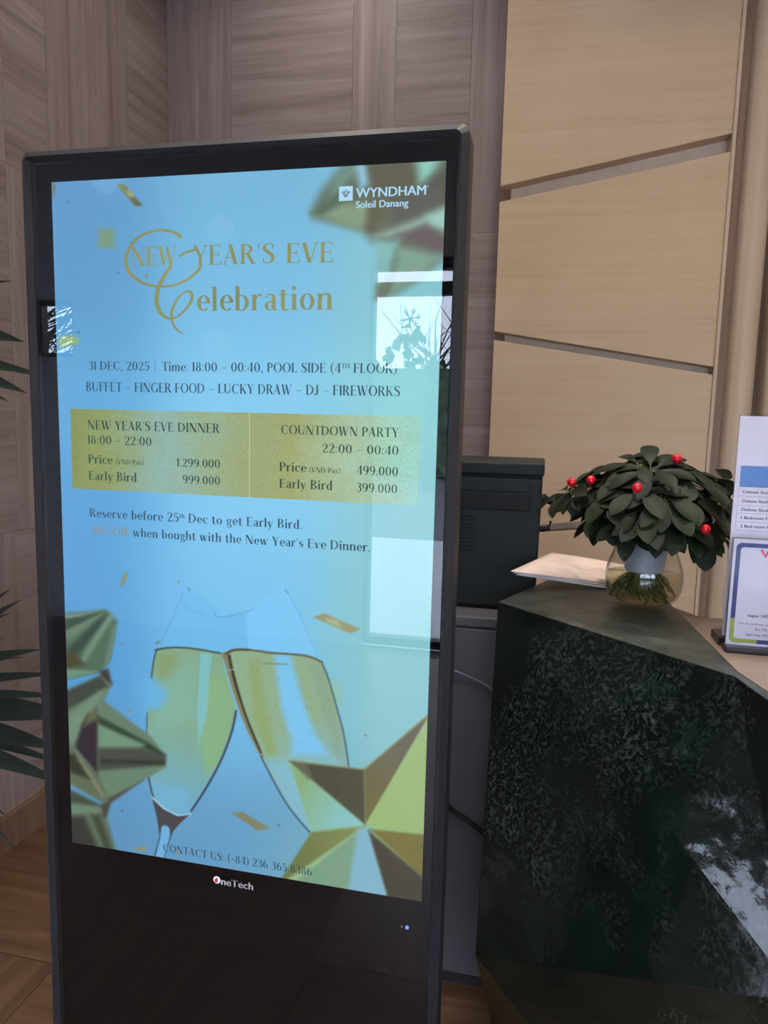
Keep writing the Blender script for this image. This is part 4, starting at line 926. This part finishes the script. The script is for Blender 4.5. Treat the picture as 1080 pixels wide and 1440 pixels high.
# ------------------------------------------------------------------ paper sheets on the desk
PAP = simple('printed paper', (226,206,196), .6, var=.03); PAP2 = simple('white paper', (228,222,222), .6, var=.03)
def sheet(name, corners, mat, label, group='loose sheets on the marble desk'):
    c_ = [np.array(p,float) for p in corners]; n = 12; mb = MB(); vs_ = []; th = .0006
    for side in (0, 1):
        for i in range(n+1):
            for j in range(n+1):
                u, v = i/n, j/n
                p = (c_[0]*(1-u)+c_[1]*u)*(1-v)+(c_[3]*(1-u)+c_[2]*u)*v
                vs_.append((p[0],p[1],Z1+max(p[2],.001)+.0015*math.sin(u*4)*v-side*th))
    fs_ = []; m_ = (n+1)**2
    for i in range(n):
        for j in range(n):
            a_ = i*(n+1)+j; fs_.append((a_,a_+1,a_+n+2,a_+n+1)); fs_.append((m_+a_,m_+a_+n+1,m_+a_+n+2,m_+a_+1))
    for i in range(n):
        for e0, e1 in ((i,i+1),(i*(n+1),(i+1)*(n+1)),(n*(n+1)+i,n*(n+1)+i+1),(i*(n+1)+n,(i+1)*(n+1)+n)): fs_.append((e0,e1,m_+e1,m_+e0))
    mb.add(vs_, fs_); return tag(mb.build(name, mat, None, True), label, 'paper', group)
def cz(p, z): q_ = at(*p, 2, Z1+z); return [q_[0], q_[1], z]
K0, K1, K3 = np.array(cz((718,803),.045)), np.array(cz((856,820),.010)), np.array(cz((776,777),.048))
K2 = K1+(K3-K0)*.9; K2[2] = .012
sheet('paper_sheet', [K0+[.010,.012,-.009], K1+[-.004,-.012,-.008], K2+[0,-.03,-.008], K3+[.012,-.03,-.009]], PAP2, 'white paper sheet at the bottom of the loose stack, its lower edge showing')
sheet('paper_sheet', [K0+[.004,.006,-.0045], K1+[0,-.005,-.004], K2+[0,-.012,-.004], K3+[.006,-.014,-.0045]], PAP2, 'white paper sheet in the middle of the loose stack beside the glass bowl')
sheet('paper_sheet', [K0, K1, K2, K3], PAP, 'pinkish printed sheet lying on top of the loose stack beside the glass bowl')
# ------------------------------------------------------------------ glass bowl with water, net cup and plant
bc = at(905,845,1,.53); BX, BYY = at(905,812,1,.53)[0], .53
rb = (at(960,812,1,.53)[0]-at(850,812,1,.53)[0])/2
zr = at(905,744,1,.53)[2]
Hb = zr-Z1
bowl = thing('glass_bowl', 'round clear glass bowl of water and roots under the berry plant', 'bowl', (BX,BYY,Z1))
prof = [(.0005,.002),(.035,.002),(.052,.010),(.065,.026),(rb,.052),(.068,.075),(.058,.105),(.049,Hb-.01),(.047,Hb),(.0455,Hb),(.0475,Hb-.012),(.056,.105),(.066,.075),(rb-.002,.052),(.063,.028),(.05,.013),(.033,.006),(.0005,.006)]
Pf = smooth(prof, 4)
mb = MB(); mb.lathe([(max(p[0],.0004),p[1]) for p in Pf], (BX,BYY,Z1), 56); mb.build('glass_wall', BOWLG, bowl, True)
mb = MB(); zw = at(905,806,1,.53)[2]-Z1
wp = smooth([(.0005,.0065),(.033,.0066),(.05,.0136),(.063,.029),(rb-.0026,.052),(.0665,zw)], 4)
mb.lathe([(max(p[0]-.0004,.0004),p[1]) for p in wp]+[(.0005,zw)], (BX,BYY,Z1), 56); mb.build('water', WATER, bowl, True)
CUP, nt, out = new_mat('frosted white plastic'); v = coords(nt)
b_ = bsdf(nt, out, ramp(nt, noise(nt, v, 40, 2), [(.3, lin((150,152,164))), (.7, lin((164,166,178)))]), .35, 0, .4)
mb = MB(); zc = at(905,802,1,.53)[2]-Z1
mb.lathe([(.0005,zc),(.034,zc),(.036,zc+.004),(.0425,Hb-.004),(.046,Hb+.001),(.049,Hb+.001),(.049,Hb+.004),(.044,Hb+.004),(.0405,Hb-.004),(.034,zc+.006),(.0005,zc+.006)], (BX,BYY,Z1), 40)
cup = mb.build('plant_cup', CUP); tag(cup, 'frosted white plastic cup sitting in the mouth of the glass bowl', 'cup')

LEAF, nt, out = new_mat('dark green leaf'); v = coords(nt)
lc = ramp(nt, noise(nt, v, 14, 2), [(.3, lin((15,24,14))), (.55, lin((23,33,19))), (.75, lin((38,54,27)))])
bsdf(nt, out, lc, .5, 0, .25)
STEM = simple('green stem', (92,104,56), .5); ROOTM = simple('green brown root', (98,100,44), .6, var=.4); BERRY = simple('red berry', (205,14,34), .16, 0, .6, var=.05)
plant = thing('berry_plant', 'leafy dark green plant with red berries growing in the glass bowl', 'plant', (BX,BYY,Z1))
PC = Vector((BX,BYY,zr))
def leaf(mb, base, dirv, nrm, L, W_, droop, fold=.25):
    """obovate leaf with thickness-free blade folded along its midrib and arching down"""
    dirv = dirv.normalized(); side = dirv.cross(nrm).normalized(); nrm = side.cross(dirv).normalized()
    prof_ = [(0,.06),(.12,.22),(.3,.62),(.5,.92),(.66,1.0),(.8,.86),(.92,.48),(1,.03)]
    vs_ = []
    for u, wv in prof_:
        ctr = base+dirv*(L*u)-nrm*(droop*L*u*u)
        up = fold*W_*.5*wv
        vs_ += [ctr-side*(W_*.5*wv)+nrm*up, ctr-side*(W_*.27*wv)+nrm*up*.42, ctr, ctr+side*(W_*.27*wv)+nrm*up*.42, ctr+side*(W_*.5*wv)+nrm*up]
    fs_ = [(k_*5+i, k_*5+i+1, (k_+1)*5+i+1, (k_+1)*5+i) for k_ in range(len(prof_)-1) for i in range(4)]
    mb.add(vs_, fs_)
fm, sm_ = MB(), MB()
def P3(px, py, y): return Vector(at(px, py, 1, y))
whorls = [(822,690,.50),(846,668,.52),(872,660,.50),(900,655,.47),(932,652,.53),(962,662,.50),(988,668,.52),(1006,690,.50),(868,692,.44),(900,688,.42),(930,692,.41),(960,694,.43),(990,712,.45),
          (880,728,.43),(912,726,.40),(946,728,.41),(1000,742,.49),(852,712,.46),(838,700,.55),(900,668,.60),(950,668,.62),(866,680,.62),(985,690,.60),(915,662,.44),(945,668,.46),(885,672,.46),(860,700,.49),(972,676,.46),(935,705,.40),(905,712,.40),(1010,712,.52),(1004,726,.47),(975,738,.45),(855,725,.48),(890,732,.42),(925,730,.41),(964,738,.43),(925,712,.52),(880,712,.54),(800,692,.49)]
for wi, (px_, py_, y_) in enumerate(whorls):
    c_ = P3(px_, py_, y_); outw = (c_-PC); outw.z *= .6; outw.normalize()
    axis = (outw*.75+Vector((0,0,.75))).normalized()
    mid = PC*.5+c_*.5+Vector((0,0,.015)); sm_.tube(smooth([tuple(PC+Vector((rng.normal()*.01,rng.normal()*.01,-.02))), tuple(mid), tuple(c_)], 5), .0016, 6)
    ref = axis.cross(Vector((0,0,1)) if abs(axis.z) < .95 else Vector((1,0,0))).normalized(); r2 = axis.cross(ref)
    nl = 7; ph = rng.random()*6.28
    for k in range(nl):
        a_ = ph+2*PI*k/nl+rng.normal()*.12
        dv = ref*math.cos(a_)+r2*math.sin(a_)+axis*(.22+.1*rng.normal())
        dv.z -= .12
        b0 = c_+dv.normalized()*.012
        L = .054+.018*rng.random()
        sm_.tube([tuple(c_), tuple(b0)], .0009, 5)
        leaf(fm, b0, dv, axis, L, L*(.44+.08*rng.random()), .22+.2*rng.random(), .2)
def aimed(p0, p1, wd, y0, y1, bow=.2, tilt=(-.2,-1,.5)):
    b0, b1 = P3(*p0, y0), P3(*p1, y1); leaf(fm, b0, b1-b0, Vector(tilt), (b1-b0).length, wd, bow*0, .15)
for a_ in (((992,748),(992,804),.036,.47,.46),((1000,752),(1016,780),.018,.47,.47),((868,742),(862,768),.030,.42,.41),((905,736),(900,758),.026,.40,.39),((930,742),(936,770),.03,.40,.39),((950,744),(970,764),.03,.41,.41),
           ((806,694),(782,712),.034,.49,.49),((812,698),(806,726),.028,.48,.47),((840,745),(836,760),.012,.46,.46),((1005,660),(1030,672),.02,.5,.5),((1008,672),(1030,696),.034,.5,.5),((925,645),(912,632),.012,.50,.50),((850,668),(830,672),.016,.5,.5)):
    aimed(*a_)
fo = fm.build('foliage', LEAF, plant, True)
sm_.tube(smooth([tuple(P3(850,740,.45)),tuple(P3(858,757,.44)),tuple(P3(864,766,.43))],4), .0018, 6)
sm_.build('stem', STEM, plant, True)
rm = MB()
for k in range(130):
    a_ = rng.random()*6.28; r0 = .026*rng.random()**.5; p0 = Vector((BX+r0*math.cos(a_), BYY+r0*math.sin(a_), Z1+zc-.001))
    a2 = a_+rng.normal()*.5; r1 = min(.060, r0+.045*rng.random()); z1_ = Z1+.014+.02*rng.random()
    mid = Vector((BX+(r0+r1)*.55*math.cos(a2), BYY+(r0+r1)*.55*math.sin(a2), (p0.z+z1_)/2+.004*rng.normal()))
    rm.tube(smooth([tuple(p0), tuple(mid), (BX+r1*math.cos(a2+.3), BYY+r1*math.sin(a2+.3), z1_)], 4), .0006+.0010*rng.random(), 5)
rm.build('root', ROOTM, plant, True)
for px_, py_, y_ in ((804,678,.47),(831,675,.46),(896,686,.375),(952,645,.455),(992,744,.385)):
    mb = MB(); c_ = P3(px_, py_, y_); mb.sphere(c_, .0083, 20, 14)
    mb.tube([tuple(c_+Vector((0,.006,-.004))), tuple(c_+Vector((0,.02,-.018)))], .0008, 5)
    mb.build('berry', BERRY, plant, True)
# ------------------------------------------------------------------ counter signs at the right
WHP = simple('white card', (196,191,206), .5, var=.02); WHP2 = simple('white sheet', (214,207,220), .5, var=.02); BLUE = simple('blue print', (86,128,188), .5, var=.12, nscale=25); NAVY = simple('navy print', (42,50,108), .5); LIME = simple('lime print', (138,156,66), .5)
INK = simple('grey ink', (88,86,108), .6); INKD = simple('dark ink', (44,42,62), .6); REDP = simple('crimson print', (206,52,82), .5); LINEM = simple('pale grey line', (176,174,192), .6); SBASE = black('black sign base', (30,30,34), .3)
YS, YQ = .312, .287
sy = lambda px, py: at(px, py, 1, YS); qy = lambda px, py: at(px, py, 1, YQ)
s_tl, s_bl = sy(1037,585), sy(1015,893)
sx0 = (s_tl[0]+s_bl[0])/2; sz1 = s_tl[2]; SWD = .21
hold = thing('acrylic_sign_holder', 'tall clear acrylic sign holder at the right end of the worktop', 'sign holder', (sx0+SWD/2, YS, Z1))
mb = MB(); mb.box(sx0, sx0+SWD, YS-.0032, YS-.0012, Z1+.012, sz1+.003); mb.box(sx0, sx0+SWD, YS+.0012, YS+.0032, Z1+.012, sz1+.003); mb.build('acrylic_panel', ACRYL, hold)
mb = MB(); mb.box(sx0-.004, sx0+SWD+.004, YS-.008, YS+.045, Z1-.0005, Z1+.012); mb.build('base', SBASE, hold, bevel=.002)
price = thing('price_sheet', 'white room price sheet with a blue banner in the tall acrylic holder', 'sign', (sx0+SWD/2, YS, Z1))
mb = MB(); mb.box(sx0+.002, sx0+SWD-.002, YS-.0008, YS+.0008, Z1+.014, sz1); mb.build('sheet', WHP2, price)
def flat(mb, x0, x1, z0, z1, y): mb.add([(x0,y,z0),(x1,y,z0),(x1,y,z1),(x0,y,z1)], [(0,1,2,3)])
yb = YS-.001
bxl = sy(1042,655)[0]; z_b1, z_b0 = sy(1050,655)[2], sy(1050,685)[2]
mb = MB(); flat(mb, bxl, sx0+SWD-.012, z_b0, z_b1, yb); mb.build('blue_banner', BLUE, price)
mb = MB(); tw = sx0+SWD-.012
rows = [685,698,711,722,734,746]
zr_ = [sy(1050,r)[2] for r in rows]
for z in zr_[1:]: flat(mb, bxl-.001, tw, z-.0004, z+.0004, yb)
flat(mb, bxl-.001, bxl-.0004, zr_[-1], zr_[0], yb); flat(mb, bxl+.115, bxl+.1156, zr_[-1], zr_[0], yb)
mb.build('table_rule', LINEM, price)
mb = MB()
for i, s_ in enumerate(('Deluxe Studio, City', 'Deluxe Studio, Panorama', 'Deluxe Studio, Sea', '1 Bedroom Family Studio', '2 Bed room Family Studio')):
    zc_ = (zr_[i]+zr_[i+1])/2; sans_line(mb, s_, (bxl+.006, yb-.0001, zc_-.0022), (1,0,0), (0,0,1), .0032*len(s_), .0048)
mb.build('lettering', INK, price)
q_bl, q_tl = qy(1020,907), qy(1032,757)
qx0 = (q_bl[0]+q_tl[0])/2; qz0, qz1, QW = q_bl[2]+.002, q_tl[2], .148
qs = thing('payment_card_stand', 'low black-footed stand holding a white payment card with blue and green border', 'card stand', (qx0+QW/2, YQ, Z1))
mb = MB(); mb.box(qx0-.004, qx0+QW+.004, YQ-.02, YQ+.014, Z1-.0005, qz0); mb.build('base', SBASE, qs, bevel=.003)
mb = MB(); mb.box(qx0-.002, qx0+QW+.002, YQ-.0035, YQ-.0015, qz0, qz1+.002); mb.box(qx0-.002, qx0+QW+.002, YQ+.0012, YQ+.0025, qz0, qz1+.002); mb.build('acrylic_panel', ACRYL, qs)
card = thing('payment_card', 'white payment card with a blue and green rounded border and small red mark', 'card', (qx0+QW/2, YQ, qz0))
mb = MB(); mb.box(qx0, qx0+QW, YQ-.001, YQ+.001, qz0+.0003, qz1); mb.build('sheet', WHP, card)
# rounded border as ring strips, navy above and lime at the lower left
yq = YQ-.0012
oR = rrect(qx0+.004, qx0+QW-.004, qz0+.004, qz1-.006, .008, 6); iR = rrect(qx0+.0105, qx0+QW-.0105, qz0+.0105, qz1-.0125, .005, 6)
nav, lim = MB(), MB(); n = len(oR); zsplit = qy(1028,868)[2]; xsplit = qy(1063,910)[0]
def ringpart(mb_, cond):
    for i in range(n):
        j = (i+1)%n; a, b, c_, d_ = oR[i], oR[j], iR[j], iR[i]; steps = 24
        for s_ in range(steps):
            u0, u1 = s_/steps, (s_+1)/steps
            L_ = lambda p, q, u: (p[0]+(q[0]-p[0])*u, p[1]+(q[1]-p[1])*u)
            m_ = L_(a, b, (u0+u1)/2)
            if cond(m_): p4 = [L_(a,b,u0), L_(a,b,u1), L_(d_,c_,u1), L_(d_,c_,u0)]; mb_.add([(p[0],yq,p[1]) for p in p4], [(0,1,2,3)])
isl = lambda p: p[1] < zsplit and p[0] < xsplit
ringpart(lim, isl); ringpart(nav, lambda p: not isl(p))
nav.build('navy_border', NAVY, card); lim.build('lime_border', LIME, card)
mb = MB(); vv0, vv1, vv2 = qy(1071,773), qy(1076,783), qy(1083,772)
for q_ in ribbon([(p[0],p[2]) for p in (vv0,vv1,vv2)], [.0042]*3): mb.add([(p[0],yq,p[1]) for p in q_], [(0,1,2,3)])
mb.build('red_mark', REDP, card)
mb = MB()
def card_text(s_, px, py, hpx, wper=.68):
    p = qy(px, py); h_ = abs(qy(px, py-hpx)[2]-p[2]); sans_line(mb, s_, (p[0], yq, p[2]), (1,0,0), (0,0,1), h_*wper*len(s_), h_)
card_text('napas 247', 1051, 867, 4.6, .62); mb.build('network_lettering', INKD, card)
mb = MB(); card_text('Ten chu tai khoan cong ty', 1038, 877, 2.8, .66); card_text('So TK: 9', 1061, 886.5, 4, .66); card_text('Ngan hang TMCP', 1048, 893, 3.4, .66)
mb.build('account_lettering', INK, card)
mb = MB(); p = qy(1077.5,868); flat(mb, p[0], p[0]+.0005, p[2]-.003, p[2]+.008, yq); mb.build('divider', LINEM, card)

# ------------------------------------------------------------------ corn plant at the left, mostly out of frame
DLEAF, nt, out = new_mat('strap leaf'); v = coords(nt)
bsdf(nt, out, ramp(nt, noise(nt, v, 8, 2), [(.3, lin((13,22,18))), (.7, lin((27,41,33)))]), .45, 0, .3)
DP = thing('corn_plant', 'tall potted corn plant with long dark strap leaves left of the kiosk', 'plant', (-.72,.36,0))
mb = MB(); mb.lathe([(.0005,.0),(.10,.0),(.115,.03),(.135,.25),(.14,.26),(.128,.26),(.122,.235),(.0005,.235)], (-.72,.36,0), 36); mb.build('pot', simple('white ceramic pot', (190,186,180), .3), DP, True)
mb = MB(); mb.tube([(-.71,.36,.2),(-.70,.36,.5),(-.68,.36,.70)], [.024,.022,.018], 10); mb.tube([(-.73,.36,.2),(-.70,.37,.9),(-.66,.36,1.42)], [.026,.024,.018], 10)
mb.build('trunk', simple('tan cane bark', (120,100,76), .8), DP, True)
lm = MB()
def strap(p0, p1, width, sag, nrm=Vector((0,-.5,.85)), twist=0):
    p0, p1 = Vector(p0), Vector(p1); dv = p1-p0; L = dv.length; dv.normalize(); side = dv.cross(nrm).normalized(); up = side.cross(dv).normalized(); n = 12; vs_ = []
    for i in range(n+1):
        u = i/n; wv = width*(.35+.65*min(1,u*3))*(1-max(0,(u-.45)/.55)**1.8)+.0008
        c_ = p0+dv*L*u+Vector((0,0,sag*4*u*(1-u)))
        s_ = (side*math.cos(twist*u)+up*math.sin(twist*u))
        for k_ in (-1,-.5,0,.5,1): vs_.append(c_+s_*(wv*.5*k_)+up*(abs(k_)*wv*.14))
    lm.add(vs_, [(a*5+i, a*5+i+1, (a+1)*5+i+1, (a+1)*5+i) for a in range(n) for i in range(4)])
PLY = .36
def sl(p0, p1, wpx, y0=PLY, y1=PLY-.02, sag=.02, tw=0):
    strap(P3(*p0, y0), P3(*p1, y1), wpx*.00158, sag, Vector((0,-.8,.6)), tw)
for a_ in (((-190,470),(17,395),18),((-190,480),(34,481),36),((-190,510),(66,531),20),((-190,515),(38,553),30),((-190,520),(11,564),18)): sl(*a_)
for a_ in (((-195,985),(17,861),12),((-195,990),(6,897),10),((-200,995),(60,913),22),((-200,1000),(86,948),17),((-200,1004),(96,980),16),((-200,1008),(120,1010),40),((-200,1012),(92,1056),34),((-200,1015),(100,1078),16),
           ((-200,1020),(110,1112),18),((-200,1024),(95,1104),28),((-200,1030),(12,1150),14),((-200,1034),(20,1190),16)): sl(*a_)
for cz_, cxx in ((1.44,-.66),(.70,-.68)):
    for k in range(26):
        a_ = PI*.35+PI*1.25*k/25; el = rng.uniform(-.2,1.3); r_ = rng.uniform(.26,.42)
        dx = math.cos(a_)*math.cos(el)*r_; dy = math.sin(a_+PI)*math.cos(el)*r_; dz = math.sin(el)*r_
        if dx < 0: dx *= .3
        if dx > .05: dx *= .3
        strap((cxx,.36,cz_-.03+.04*rng.random()), (cxx+dx, .36+dy, cz_+dz), .045, .03)
lm.build('foliage', DLEAF, DP, True)
